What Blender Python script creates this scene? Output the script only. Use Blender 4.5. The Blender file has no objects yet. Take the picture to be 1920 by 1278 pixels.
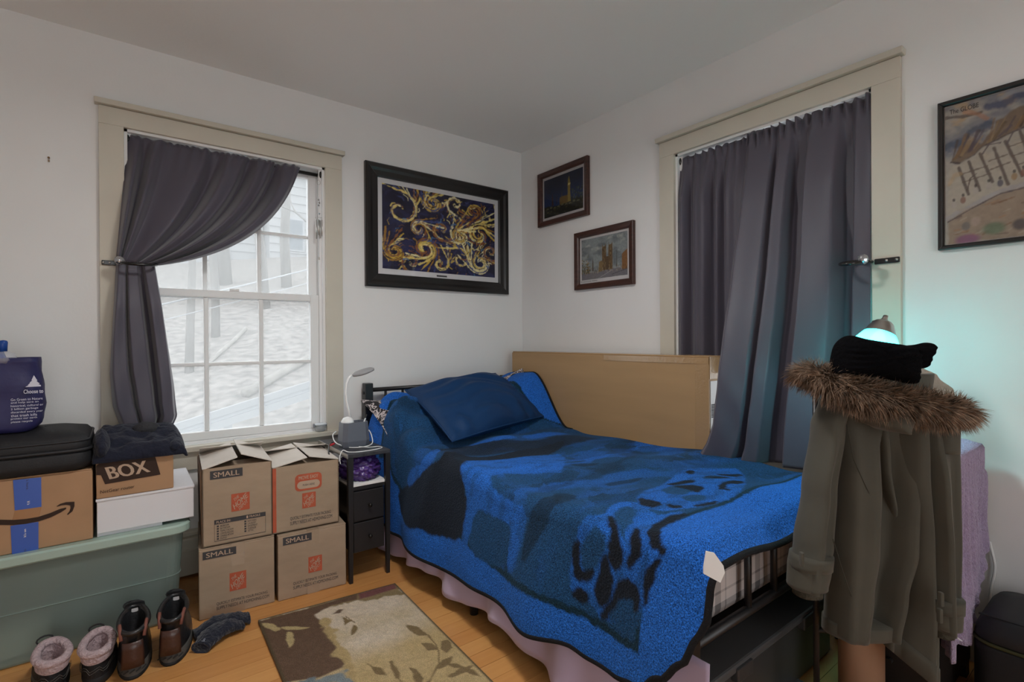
import bpy, bmesh, math, random
import numpy as np
from mathutils import Vector, Matrix

random.seed(7); RNG = np.random.RandomState(11)
scene = bpy.context.scene
COL = scene.collection
PI = math.pi

# ------------------------------------------------------------------ camera, world, light, exposure
CAM = Vector((-2.2861, -2.8572, 1.10))
YAW, PITCH, ROLL, FPX = math.radians(52.4993), math.radians(-0.1896), math.radians(-0.3443), 950.34
Fv = Vector((math.cos(YAW)*math.cos(PITCH), math.sin(YAW)*math.cos(PITCH), math.sin(PITCH)))
Rv = Vector((math.sin(YAW), -math.cos(YAW), 0)); Uv = Rv.cross(Fv)
R2 = Rv*math.cos(ROLL) + Uv*math.sin(ROLL); U2 = -Rv*math.sin(ROLL) + Uv*math.cos(ROLL)
cam_d = bpy.data.cameras.new('camera'); cam = bpy.data.objects.new('camera', cam_d); COL.objects.link(cam)
m = Matrix((R2, U2, -Fv)).transposed().to_4x4(); m.translation = CAM
cam.matrix_world = m
cam_d.sensor_width = 36.0; cam_d.lens = FPX/1920*36.0; cam_d.clip_start = 0.05; cam_d.clip_end = 200
scene.camera = cam

world = bpy.data.worlds.new('overcast_sky'); scene.world = world; world.use_nodes = True
bg = world.node_tree.nodes['Background']
bg.inputs[0].default_value = (0.965, 0.985, 1.0, 1); bg.inputs[1].default_value = 3.5

scene.view_settings.view_transform = 'Standard'; scene.view_settings.look = 'None'
scene.view_settings.gamma = 1.0; scene.view_settings.exposure = 0.0
scene.view_settings.use_curve_mapping = False

# ------------------------------------------------------------------ helpers
def lin1(c):
    c /= 255.0
    return c/12.92 if c <= 0.04045 else ((c+0.055)/1.055)**2.4
def L(r, g, b, k=1.0): return (lin1(r)*k, lin1(g)*k, lin1(b)*k)
def A(r, g, b, k=1.0):                      # albedo whose photographed value under the room light is r,g,b
    return tuple(min(0.88, 2.36*k*lin1(c)) for c in (r, g, b))

def new_mat(name):
    mt = bpy.data.materials.new(name); mt.use_nodes = True
    nt = mt.node_tree; b = nt.nodes['Principled BSDF']
    return mt, nt, b
def mat(name, col, rough=0.6, metal=0.0, spec=0.3, var=None, bump=None, sheen=0.0, wave=None, coord='Object'):
    mt, nt, b = new_mat(name)
    b.inputs['Base Color'].default_value = (*col, 1); b.inputs['Roughness'].default_value = rough
    b.inputs['Metallic'].default_value = metal; b.inputs['Specular IOR Level'].default_value = spec
    if sheen: b.inputs['Sheen Weight'].default_value = sheen
    tc = None
    if var or bump or wave: tc = nt.nodes.new('ShaderNodeTexCoord')
    if var:                                  # (scale, amount[, stretch xyz])
        n = nt.nodes.new('ShaderNodeTexNoise'); n.inputs['Scale'].default_value = var[0]; n.inputs['Detail'].default_value = 5
        if len(var) > 2:
            mp = nt.nodes.new('ShaderNodeMapping'); mp.inputs['Scale'].default_value = var[2]
            nt.links.new(tc.outputs[coord], mp.inputs[0]); nt.links.new(mp.outputs[0], n.inputs['Vector'])
        else: nt.links.new(tc.outputs[coord], n.inputs['Vector'])
        cr = nt.nodes.new('ShaderNodeValToRGB')
        cr.color_ramp.elements[0].position = 0.3; cr.color_ramp.elements[1].position = 0.7
        cr.color_ramp.elements[0].color = (*[c*(1-var[1]) for c in col], 1)
        cr.color_ramp.elements[1].color = (*[min(0.95, c*(1+var[1])) for c in col], 1)
        nt.links.new(n.outputs['Fac'], cr.inputs[0]); nt.links.new(cr.outputs[0], b.inputs['Base Color'])
    if bump:                                 # (scale, strength[, stretch])
        n = nt.nodes.new('ShaderNodeTexNoise'); n.inputs['Scale'].default_value = bump[0]; n.inputs['Detail'].default_value = 4
        if len(bump) > 2:
            mp = nt.nodes.new('ShaderNodeMapping'); mp.inputs['Scale'].default_value = bump[2]
            nt.links.new(tc.outputs[coord], mp.inputs[0]); nt.links.new(mp.outputs[0], n.inputs['Vector'])
        else: nt.links.new(tc.outputs[coord], n.inputs['Vector'])
        bp = nt.nodes.new('ShaderNodeBump'); bp.inputs['Strength'].default_value = bump[1]; bp.inputs['Distance'].default_value = 0.01
        nt.links.new(n.outputs['Fac'], bp.inputs['Height']); nt.links.new(bp.outputs[0], b.inputs['Normal'])
    return mt
def mat_attr(name, rough=0.5, spec=0.3, coat=0.0, sheen=0.0, bump=None, speckle=0.0, sheen_tint=(1, 1, 1)):
    mt, nt, b = new_mat(name)
    at = nt.nodes.new('ShaderNodeAttribute'); at.attribute_name = 'paint'
    src = at.outputs['Color']
    if speckle:
        tc = nt.nodes.new('ShaderNodeTexCoord'); n = nt.nodes.new('ShaderNodeTexNoise')
        n.inputs['Scale'].default_value = 300; n.inputs['Detail'].default_value = 3
        nt.links.new(tc.outputs['Object'], n.inputs['Vector'])
        mr = nt.nodes.new('ShaderNodeMapRange'); mr.inputs[1].default_value = 0.3; mr.inputs[2].default_value = 0.7
        mr.inputs[3].default_value = 1-speckle; mr.inputs[4].default_value = 1+speckle
        nt.links.new(n.outputs['Fac'], mr.inputs[0])
        mx = nt.nodes.new('ShaderNodeVectorMath'); mx.operation = 'SCALE'
        nt.links.new(src, mx.inputs[0]); nt.links.new(mr.outputs[0], mx.inputs['Scale']); src = mx.outputs[0]
    nt.links.new(src, b.inputs['Base Color'])
    b.inputs['Roughness'].default_value = rough; b.inputs['Specular IOR Level'].default_value = spec
    b.inputs['Coat Weight'].default_value = coat; b.inputs['Coat Roughness'].default_value = 0.06
    b.inputs['Sheen Weight'].default_value = sheen; b.inputs['Sheen Tint'].default_value = (*sheen_tint, 1)
    if bump:
        tc = nt.nodes.new('ShaderNodeTexCoord'); n = nt.nodes.new('ShaderNodeTexNoise'); n.inputs['Scale'].default_value = bump[0]
        nt.links.new(tc.outputs['Object'], n.inputs['Vector'])
        bp = nt.nodes.new('ShaderNodeBump'); bp.inputs['Strength'].default_value = bump[1]; bp.inputs['Distance'].default_value = 0.01
        nt.links.new(n.outputs['Fac'], bp.inputs['Height']); nt.links.new(bp.outputs[0], b.inputs['Normal'])
    return mt
def mat_clear(name, col, alpha, rough=0.3, translucent=0.0):
    """thin plastic or glass: a share of transparent, a share of surface (and translucent haze)"""
    mt, nt, b = new_mat(name)
    out = nt.nodes['Material Output']
    b.inputs['Base Color'].default_value = (*col, 1); b.inputs['Roughness'].default_value = rough
    tr = nt.nodes.new('ShaderNodeBsdfTransparent'); tr.inputs[0].default_value = (*[min(1, 0.55+0.45*c/max(col)) for c in col], 1)
    surf = b.outputs[0]
    if translucent:
        tl = nt.nodes.new('ShaderNodeBsdfTranslucent'); tl.inputs[0].default_value = (*col, 1)
        mx = nt.nodes.new('ShaderNodeMixShader'); mx.inputs[0].default_value = translucent
        nt.links.new(surf, mx.inputs[1]); nt.links.new(tl.outputs[0], mx.inputs[2]); surf = mx.outputs[0]
    ms = nt.nodes.new('ShaderNodeMixShader'); ms.inputs[0].default_value = alpha
    nt.links.new(tr.outputs[0], ms.inputs[1]); nt.links.new(surf, ms.inputs[2]); nt.links.new(ms.outputs[0], out.inputs[0])
    return mt

ORG = {}
def props(o, label=None, cat=None, group=None, kind=None):
    if label: o['label'] = label
    if cat: o['category'] = cat
    if group: o['group'] = group
    if kind: o['kind'] = kind
    return o
def thing(name, label=None, cat=None, loc=(0, 0, 0), group=None, kind=None):
    o = bpy.data.objects.new(name, None); COL.objects.link(o); o.location = loc; o.empty_display_size = 0.1
    ORG[o] = Vector(loc)
    return props(o, label, cat, group, kind)

class MB:
    def __init__(s): s.v = []; s.f = []; s.c = None
    def add(s, vs, fs):
        o = len(s.v); s.v += [tuple(p) for p in vs]; s.f += [tuple(i+o for i in f) for f in fs]; return s
    def hexa(s, p):
        return s.add(p, [(0, 3, 2, 1), (4, 5, 6, 7), (0, 1, 5, 4), (1, 2, 6, 5), (2, 3, 7, 6), (3, 0, 4, 7)])
    def box(s, x0, x1, y0, y1, z0, z1, fn=None):
        p = [(x0, y0, z0), (x1, y0, z0), (x1, y1, z0), (x0, y1, z0), (x0, y0, z1), (x1, y0, z1), (x1, y1, z1), (x0, y1, z1)]
        return s.hexa([fn(*q) for q in p] if fn else p)
    def quad(s, a, b, c, d): return s.add([a, b, c, d], [(0, 1, 2, 3)])
    def tube(s, pts, r, n=8, closed=False):
        pts = [Vector(p) for p in pts]; k = len(pts)
        rr = r if isinstance(r, (list, tuple)) else [r]*k
        rings = []; prev = None
        for i, p in enumerate(pts):
            a = pts[i-1] if (i > 0 or closed) else p; b = pts[(i+1) % k] if (i < k-1 or closed) else p
            t = (b-a).normalized()
            if prev is None:
                ref = Vector((0, 0, 1)) if abs(t.z) < 0.9 else Vector((1, 0, 0))
                nrm = t.cross(ref).normalized()
            else:
                nrm = (prev - t*prev.dot(t)); nrm = nrm.normalized() if nrm.length > 1e-6 else t.orthogonal().normalized()
            prev = nrm; bn = t.cross(nrm)
            rings.append([p + (nrm*math.cos(2*PI*j/n) + bn*math.sin(2*PI*j/n))*rr[i] for j in range(n)])
        return s.loft(rings, cap=not closed, closed_v=closed)
    def loft(s, rings, cap=True, closed_v=False, cap0=None, cap1=None):
        n = len(rings[0]); o = len(s.v); k = len(rings)
        for r in rings: s.v += [tuple(p) for p in r]
        for i in range(k if closed_v else k-1):
            for j in range(n):
                a = o+i*n+j; b = o+i*n+(j+1) % n; c = o+((i+1) % k)*n+(j+1) % n; d = o+((i+1) % k)*n+j
                s.f.append((a, b, c, d))
        c0 = cap if cap0 is None else cap0; c1 = cap if cap1 is None else cap1
        if c0: s.f.append(tuple(o+j for j in range(n))[::-1])
        if c1: s.f.append(tuple(o+(k-1)*n+j for j in range(n)))
        return s
    def lathe(s, prof, n=20, fn=None, cap=True):
        rings = []
        for r, z in prof:
            ring = [(r*math.cos(2*PI*j/n), r*math.sin(2*PI*j/n), z) for j in range(n)]
            rings.append([fn(*q) for q in ring] if fn else ring)
        return s.loft(rings, cap=cap)
    def grid(s, P):
        P = np.asarray(P); nu, nv = P.shape[:2]; o = len(s.v)
        s.v += [tuple(q) for q in P.reshape(-1, 3)]
        for i in range(nu-1):
            for j in range(nv-1):
                a = o+i*nv+j; s.f.append((a, a+nv, a+nv+1, a+1))
        return s
    def build(s, name, mt, parent=None, smooth=False, bevel=0, bseg=2, solid=0, sub=0, colors=None, loc=None, recalc=True):
        if parent is not None: org = ORG[parent]
        elif loc is not None: org = Vector(loc)
        else:
            a = np.array(s.v); lo = a.min(0); hi = a.max(0); org = Vector(((lo[0]+hi[0])/2, (lo[1]+hi[1])/2, lo[2]))
        me = bpy.data.meshes.new(name)
        me.from_pydata([(x-org.x, y-org.y, z-org.z) for x, y, z in s.v], [], s.f)
        if recalc:
            bm = bmesh.new(); bm.from_mesh(me); bmesh.ops.recalc_face_normals(bm, faces=bm.faces); bm.to_mesh(me); bm.free()
        if colors is not None:
            at = me.color_attributes.new('paint', 'FLOAT_COLOR', 'POINT')
            c = np.ones((len(s.v), 4), np.float32); c[:, :3] = colors
            at.data.foreach_set('color', c.ravel())
        if smooth: me.polygons.foreach_set('use_smooth', [True]*len(me.polygons))
        me.materials.append(mt)
        o = bpy.data.objects.new(name, me); COL.objects.link(o)
        if parent is not None: o.parent = parent
        else: o.location = org
        ORG[o] = org
        if solid:
            md = o.modifiers.new('solid', 'SOLIDIFY'); md.thickness = solid; md.offset = 0
        if bevel:
            md = o.modifiers.new('bevel', 'BEVEL'); md.width = bevel; md.segments = bseg; md.limit_method = 'ANGLE'; md.angle_limit = 0.6
        if sub:
            md = o.modifiers.new('sub', 'SUBSURF'); md.levels = sub; md.render_levels = sub
        return o
def copy_tree(o, parent=None):
    c = o.copy(); COL.objects.link(c); c.parent = parent
    for ch in list(o.children): copy_tree(ch, c)
    return c

def smooth_noise(X, Y, seed=0, scale=1.0):
    """value noise on arrays, 0..1"""
    r = np.random.RandomState(seed); T = r.rand(64, 64)
    x = np.asarray(X)*scale; y = np.asarray(Y)*scale
    xi = np.floor(x).astype(int); yi = np.floor(y).astype(int); fx = x-xi; fy = y-yi
    fx = fx*fx*(3-2*fx); fy = fy*fy*(3-2*fy)
    g = lambda a, b: T[a % 64, b % 64]
    return (g(xi, yi)*(1-fx)+g(xi+1, yi)*fx)*(1-fy)+(g(xi, yi+1)*(1-fx)+g(xi+1, yi+1)*fx)*fy
def fbm(X, Y, seed=0, scale=1.0, oct=4):
    t = 0; a = 0.5; s = scale
    for i in range(oct): t = t+a*smooth_noise(X, Y, seed+i*13, s); a *= 0.5; s *= 2.03
    return t/(1-0.5**oct)
def interp(tab, x):
    xs = [a for a, b in tab]; ys = [b for a, b in tab]
    return np.interp(x, xs, ys)
def interp_s(tab, x):                        # cosine-eased
    x = np.asarray(x, float); xs = np.array([a for a, b in tab]); ys = np.array([b for a, b in tab])
    i = np.clip(np.searchsorted(xs, x)-1, 0, len(xs)-2); t = np.clip((x-xs[i])/(xs[i+1]-xs[i]), 0, 1); t = t*t*(3-2*t)
    return ys[i]*(1-t)+ys[i+1]*t
def bez2(a, b, c, t): return a*(1-t)**2+2*b*t*(1-t)+c*t*t
def smst(e0, e1, x):
    t = np.clip((np.asarray(x, float)-e0)/(e1-e0), 0, 1); return t*t*(3-2*t)

_tc = {}
def text_mesh(s, bold=0.0):
    k = (s, bold)
    if k in _tc: return _tc[k]
    cu = bpy.data.curves.new('lettering', 'FONT'); cu.body = s; cu.size = 1; cu.offset = bold; cu.resolution_u = 3
    to = bpy.data.objects.new('lettering_tmp', cu); COL.objects.link(to)
    bpy.context.view_layer.update(); dg = bpy.context.evaluated_depsgraph_get()
    me = bpy.data.meshes.new_from_object(to.evaluated_get(dg))
    v = np.array([tuple(q.co)[:2] for q in me.vertices]); f = [tuple(p.vertices) for p in me.polygons]
    bpy.data.objects.remove(to); bpy.data.curves.remove(cu); bpy.data.meshes.remove(me)
    _tc[k] = (v, f); return v, f
def put_text(s, p0, ux, uz, w, h, mt, parent, bold=0.01, name='lettering', lines=None, warp=None):
    """text fitted into the parallelogram p0 + a*ux*w + b*uz*h; several lines in one print when given as a list"""
    p0 = Vector(p0); ux = Vector(ux); uz = Vector(uz); mb = MB()
    rows = s if isinstance(s, list) else [s]; n = len(rows)
    for i, t in enumerate(rows):
        if not t: continue
        frac = 1.0
        if isinstance(t, tuple): t, frac = t
        v, f = text_mesh(t, 0.0); lo = v.min(0); hi = v.max(0)
        n0 = len(v); lift_n = ux.cross(uz).normalized(); k3 = 1
        if bold > 0.004:                        # heavier strokes: the outlines laid twice more, a hair to each side and proud of each other
            v = np.concatenate([v, v+np.array([bold*1.6, 0]), v-np.array([bold*1.6, 0])]); f = f+[tuple(i+n0 for i in g_) for g_ in f]+[tuple(i+2*n0 for i in g_) for g_ in f]; lo = v.min(0); hi = v.max(0)
        q = (v-lo)/(hi-lo); hh = h/n*(0.76 if n > 1 else 1.0); b0 = h*(n-1-i)/n
        pts = [(p0+ux*(a*w*frac)+uz*(b0+b*hh)+lift_n*(0.0002*(i_//n0))) for i_, (a, b) in enumerate(q)]
        if warp: pts = [warp(p) for p in pts]
        mb.add(pts, f)
    return mb.build(name, mt, parent, recalc=False)
def flat(pts, mt, parent, name, recalc=False):
    return MB().add(pts, [tuple(range(len(pts)))]).build(name, mt, parent, recalc=recalc)
# ------------------------------------------------------------------ materials
M = {}
M['wall'] = mat('wall_paint', (0.79, 0.785, 0.78), 0.75, var=(3, 0.015), bump=(90, 0.04))
M['ceiling'] = mat('ceiling_paint', (0.87, 0.87, 0.86), 0.8, bump=(60, 0.05))
M['trim'] = mat('cream_trim_paint', (0.60, 0.56, 0.475), 0.45, var=(6, 0.03), bump=(40, 0.05))
M['vinyl'] = mat('white_vinyl', (0.80, 0.80, 0.80), 0.35, spec=0.5)
M['heater'] = mat('cream_enamel', (0.60, 0.56, 0.46), 0.4, var=(5, 0.05))
M['black_metal'] = mat('black_powder_coat', (0.012, 0.012, 0.014), 0.4, spec=0.5)
M['black_gloss'] = mat('black_gloss', (0.010, 0.010, 0.010), 0.22, spec=0.6)
M['rod'] = mat('dark_bronze', (0.03, 0.027, 0.025), 0.3, metal=0.7)
M['steel'] = mat('brushed_steel', (0.55, 0.53, 0.50), 0.32, metal=1.0)
M['crystal'] = mat('cut_crystal', (0.45, 0.47, 0.5), 0.08, spec=1.0, metal=0.8)
M['white_plastic'] = mat('white_plastic', (0.8, 0.8, 0.8), 0.35, spec=0.5)
M['paper'] = mat('white_paper', (0.80, 0.79, 0.77), 0.7, var=(9, 0.04))
M['ink'] = mat('dark_print', (0.055, 0.052, 0.055), 0.7)
M['curtain'] = mat('grey_blackout_cloth', (0.080, 0.072, 0.096), 0.5, spec=0.35, sheen=0.25, bump=(350, 0.06))
M['cardboard'] = mat('cardboard', (0.36, 0.265, 0.185), 0.75, var=(9, 0.07, (1, 1, 3)), bump=(60, 0.05))
M['cardboard_lit'] = mat('cardboard_window_lit', (0.62, 0.56, 0.50), 0.8, var=(12, 0.05))  # whitish flaps: window light on the board, put into its colour
M['cardboard_edge'] = mat('cardboard_cut_edge', (0.15, 0.09, 0.055), 0.9)
M['cardboard_tv'] = mat('tan_cardboard', (0.43, 0.27, 0.13), 0.55, spec=0.35, var=(4, 0.06, (1, 0.4, 3)))
M['cardboard_ama'] = mat('warm_cardboard', (0.40, 0.235, 0.13), 0.7, var=(8, 0.06))
M['tape'] = mat('clear_packing_tape', (0.37, 0.275, 0.195), 0.12, spec=0.6, bump=(70, 0.12)); M['tape_tan'] = mat('tan_packing_tape', (0.42, 0.265, 0.13), 0.12, spec=0.6, bump=(70, 0.15)); M['tape_warm'] = mat('warm_packing_tape', (0.36, 0.19, 0.095), 0.15, spec=0.6)
M['orange'] = mat('orange_print', (0.46, 0.10, 0.05), 0.7, var=(30, 0.10))
M['tan_print'] = mat('unprinted_board', (0.46, 0.33, 0.24), 0.75)

def struct(o): o['kind'] = 'structure'; return o

# ------------------------------------------------------------------ room shell
RX, RY, RH, WT = -3.9, -5.0, 2.44, 0.14
U1a, U1b = -2.277, -1.397          # left window opening along x
U2a, U2b = 1.287, 2.159            # right window opening along -y
ZS, ZT = 0.605, 2.053
mb = MB()
mb.box(RX-WT, U1a, 0, WT, -0.06, RH).box(U1b, WT, 0, WT, -0.06, RH).box(U1a, U1b, 0, WT, -0.06, ZS).box(U1a, U1b, 0, WT, ZT, RH)
struct(mb.build('wall_left', M['wall'], loc=(0, 0, 0)))
mb = MB()
mb.box(0, WT, -U2a, 0, -0.06, RH).box(0, WT, RY, -U2b, -0.06, RH).box(0, WT, -U2b, -U2a, -0.06, ZS).box(0, WT, -U2b, -U2a, ZT, RH)
struct(mb.build('wall_right', M['wall'], loc=(0, 0, 0)))
mb = MB(); mb.box(RX-WT, RX, RY, 0, -0.06, RH)
struct(mb.build('wall_far_left', M['wall'], loc=(0, 0, 0)))
DX0, DX1, DZ = -2.8, -1.4, 2.10              # unseen opening behind the camera, sized to let in fill light
mb = MB(); mb.box(RX-WT, DX0, RY-WT, RY, -0.06, RH).box(DX1, WT, RY-WT, RY, -0.06, RH).box(DX0, DX1, RY-WT, RY, DZ, RH)
struct(mb.build('wall_back', M['wall'], loc=(0, 0, 0)))
mb = MB(); mb.box(RX-WT, WT, RY-WT, WT, RH, RH+0.1)
struct(mb.build('ceiling', M['ceiling'], loc=(0, 0, RH)))
# added ceiling lamp, out of view, to brighten the floor and far corner
cl_ = thing('added_ceiling_lamp', 'added dome lamp on the ceiling, out of view', 'added lamp', (-1.58, -1.62, RH-0.13))
LP = (-1.58, -1.62)
MB().lathe([(0.002, 0), (0.17, 0), (0.17, -0.02), (0.155, -0.03), (0.002, -0.03)], 32, fn=lambda x, y, z: (LP[0]+x, LP[1]+y, RH+z)).build('added_lamp_plate', M['steel'], cl_, smooth=True)
mt, nt, b = new_mat('added_lamp_glass'); b.inputs['Base Color'].default_value = (0.9, 0.88, 0.84, 1); b.inputs['Emission Color'].default_value = (1.0, 0.94, 0.86, 1); b.inputs['Emission Strength'].default_value = 0.8
MB().lathe([(0.15, -0.03), (0.145, -0.06), (0.115, -0.095), (0.06, -0.115), (0.002, -0.12)], 32, fn=lambda x, y, z: (LP[0]+x, LP[1]+y, RH+z)).build('added_lamp_dome', mt, cl_, smooth=True)
lg = bpy.data.lights.new('added_ceiling_light', 'AREA'); lg.color = (1.0, 0.985, 0.965); lg.energy = 18.5; lg.shape = 'DISK'; lg.size = 0.30
lo = bpy.data.objects.new('added_ceiling_light', lg); COL.objects.link(lo); lo.parent = cl_; lo.location = (0, 0, -0.13)

# nail and anchor left in the wall (picture hook taken down)
nl = thing('wall_nail', 'small rusty nail mark left in the bare white wall', 'nail', (-2.53, -0.004, 1.86))
MB().tube([(-2.527, 0.004, 1.868), (-2.527, -0.008, 1.869)], 0.004, 8).build('nail_head', mat('rust', (0.16, 0.09, 0.04), 0.7), nl)
MB().box(-2.530, -2.524, -0.003, 0.001, 1.852, 1.862).build('nail_scar', mat('plaster_scar', (0.3, 0.22, 0.15), 0.9), nl)

# floor: dark sub-floor, every strip board its own piece
fl = thing('floor', kind='structure')
MB().box(RX, 0, RY-WT, 0, -0.06, -0.016).build('subfloor', mat('dark_subfloor', (0.02, 0.012, 0.008), 0.9), fl)
mt, nt, b = new_mat('honey_strip_wood')
oi = nt.nodes.new('ShaderNodeObjectInfo'); tc = nt.nodes.new('ShaderNodeTexCoord')
mp = nt.nodes.new('ShaderNodeMapping'); mp.inputs['Scale'].default_value = (1.2, 26, 8)
n1 = nt.nodes.new('ShaderNodeTexNoise'); n1.inputs['Scale'].default_value = 2.2; n1.inputs['Detail'].default_value = 6; n1.inputs['Distortion'].default_value = 0.6
ad = nt.nodes.new('ShaderNodeVectorMath'); ad.operation = 'ADD'
sc = nt.nodes.new('ShaderNodeVectorMath'); sc.operation = 'SCALE'; sc.inputs[0].default_value = (13, 7, 3)
nt.links.new(oi.outputs['Random'], sc.inputs['Scale']); nt.links.new(tc.outputs['Object'], ad.inputs[0]); nt.links.new(sc.outputs[0], ad.inputs[1])
nt.links.new(ad.outputs[0], mp.inputs[0]); nt.links.new(mp.outputs[0], n1.inputs['Vector'])
cr = nt.nodes.new('ShaderNodeValToRGB'); cr.color_ramp.elements[0].color = (0.50, 0.205, 0.058, 1); cr.color_ramp.elements[1].color = (0.70, 0.365, 0.125, 1)
mm = nt.nodes.new('ShaderNodeMath'); mm.operation = 'MULTIPLY_ADD'; mm.inputs[1].default_value = 0.45
m2 = nt.nodes.new('ShaderNodeMath'); m2.operation = 'MULTIPLY'; m2.inputs[1].default_value = 0.6
nt.links.new(n1.outputs['Fac'], m2.inputs[0]); nt.links.new(oi.outputs['Random'], mm.inputs[0]); nt.links.new(m2.outputs[0], mm.inputs[2])
nt.links.new(mm.outputs[0], cr.inputs[0]); nt.links.new(cr.outputs[0], b.inputs['Base Color'])
b.inputs['Roughness'].default_value = 0.33; b.inputs['Specular IOR Level'].default_value = 0.45
M['floor'] = mt
rf = random.Random(3); PW = 0.0722; mesh_by_len = {}
PX0 = -3.1                                   # boards one by one where the photo shows them, plain boarding beyond
MB().box(RX, PX0, RY, 0, -0.016, -0.0004).box(PX0, 0, RY, -48*PW, -0.016, -0.0004).build('plain_boarding', M['floor'], fl)
for i in range(48):
    y1 = -i*PW; y0 = y1-PW; x = PX0-rf.uniform(0, 0.9)
    while x < -0.001:
        ln = rf.choice([0.8, 1.1, 1.4, 1.7]); a = max(x, PX0); e = min(x+ln, 0)
        if e-a > 0.02:
            k = round(e-a, 3)
            if k in mesh_by_len:
                o = bpy.data.objects.new('plank', mesh_by_len[k]); COL.objects.link(o)
            else:
                o = MB().box(-k/2+0.0005, k/2-0.0005, -PW/2+0.0007, PW/2-0.0007, -0.018, 0).build('plank', M['floor'], loc=(0, 0, 0))
                mesh_by_len[k] = o.data
            o.parent = fl; o.location = ((a+e)/2, (y0+y1)/2, rf.uniform(-0.0006, 0))
        x += ln

# baseboard heater along the window wall, plain baseboard on the right wall
bh = thing('baseboard_left', kind='structure', loc=(-1.8, -0.03, 0))
MB().box(RX, -0.02, -0.075, 0, 0.012, 0.185).build('heater_cover', M['heater'], bh, bevel=0.006)
MB().box(RX, -0.02, -0.083, -0.075, 0.125, 0.135).build('cover_lip', M['heater'], bh, bevel=0.002)
MB().box(RX, -0.02, -0.05, 0, 0.185, 0.205).build('heater_top', M['heater'], bh, bevel=0.004)
struct(MB().box(-0.018, 0, RY, -0.08, 0, 0.14).build('baseboard_right', M['trim'], loc=(0, 0, 0), bevel=0.004))

# ------------------------------------------------------------------ windows (u along wall, d into room)
M['pane'] = mat_clear('glare_veil_glass', (0.55, 0.57, 0.58), 0.30, 0.15, translucent=0.75)  # translucent veil gives the panes the washed-out look of overexposure
def make_window(name, f, ua, ub):
    w = thing(name, kind='structure', loc=f((ua+ub)/2, 0, ZS))
    B = lambda *a: MB().box(*a, fn=f)
    for q0, q1 in ((ua-0.088, ua), (ub, ub+0.092)):
        B(q0, q1, 0, 0.022, ZS-0.005, ZT).build('side_casing', M['trim'], w, bevel=0.002)
    B(ua-0.088, ub+0.092, 0, 0.022, ZT, ZT+0.078).build('head_casing', M['trim'], w, bevel=0.002)
    B(ua-0.102, ub+0.104, 0, 0.042, ZT+0.080, ZT+0.104).build('head_cap', M['trim'], w, bevel=0.003)
    B(ua-0.10, ub+0.10, -0.05, 0.048, ZS-0.028, ZS-0.002).build('window_stool', M['trim'], w, bevel=0.004)
    B(ua-0.088, ub+0.092, 0, 0.020, ZS-0.115, ZS-0.028).build('apron', M['trim'], w, bevel=0.002)
    for q0, q1 in ((ua, ua+0.012), (ub-0.012, ub)):
        B(q0, q1, -WT, 0.004, ZS, ZT).build('jamb', M['vinyl'], w)
        s = 1 if q0 == ua else -1; e = q1 if s == 1 else q0
        for d0, d1 in ((-0.030, -0.018), (-0.066, -0.056), (-0.112, -0.102)):
            B(min(e, e+s*0.014), max(e, e+s*0.014), d0, d1, ZS, ZT).build('track', M['vinyl'], w)
    B(ua, ub, -WT, 0.004, ZT-0.012, ZT).build('jamb', M['vinyl'], w)
    B(ua, ub, -WT-0.03, -0.02, ZS-0.004, ZS+0.012).build('sill', M['vinyl'], w, bevel=0.003)
    def sash(nm, d, z0, z1, bot, top, sw):
        a, b2 = ua+0.024, ub-0.024; sx = thing(nm, loc=f((a+b2)/2, d, z0)); sx.parent = w
        sx.location = Vector(f((a+b2)/2, d, z0))-ORG[w]
        for q0, q1 in ((a, a+sw), (b2-sw, b2)):
            B(q0, q1, d-0.017, d+0.017, z0, z1).build('stile', M['vinyl'], sx, bevel=0.003)
        B(a+sw, b2-sw, d-0.017, d+0.017, z0, z0+bot).build('rail', M['vinyl'], sx, bevel=0.003)
        B(a+sw, b2-sw, d-0.017, d+0.017, z1-top, z1).build('rail', M['vinyl'], sx, bevel=0.003)
        g0, g1, h0, h1 = a+sw, b2-sw, z0+bot, z1-top; mw = 0.011
        for k in (1, 2):
            c = g0+(g1-g0)*k/3; B(c-mw, c+mw, d-0.010, d+0.011, h0, h1).build('muntin', M['vinyl'], sx, bevel=0.005)
        c = (h0+h1)/2; B(g0, g1, d-0.010, d+0.009, c-mw*0.8, c+mw*0.8).build('muntin', M['vinyl'], sx, bevel=0.005)
        for i in range(3):
            for j in range(2):
                x0 = g0+(g1-g0)*i/3; x1 = g0+(g1-g0)*(i+1)/3; y0 = h0+(h1-h0)*j/2; y1 = h0+(h1-h0)*(j+1)/2
                B(x0, x1, d-0.002, d+0.001, y0, y1).build('pane', M['pane'], sx)
        return sx
    sash('lower_sash', -0.048, ZS+0.012, 1.352, 0.040, 0.036, 0.045)
    sash('upper_sash', -0.084, 1.312, ZT-0.012, 0.036, 0.042, 0.045)
    c = (ua+ub)/2
    MB().box(c-0.022, c+0.022, -0.050, -0.030, 1.352, 1.364, fn=f).build('sash_lock', M['vinyl'], w, bevel=0.003)
    return w
f1 = lambda u, d, z: (u, -d, z)
f2 = lambda u, d, z: (-d, -u, z)
make_window('window_1', f1, U1a, U1b)
make_window('window_2', f2, U2a, U2b)

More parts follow.
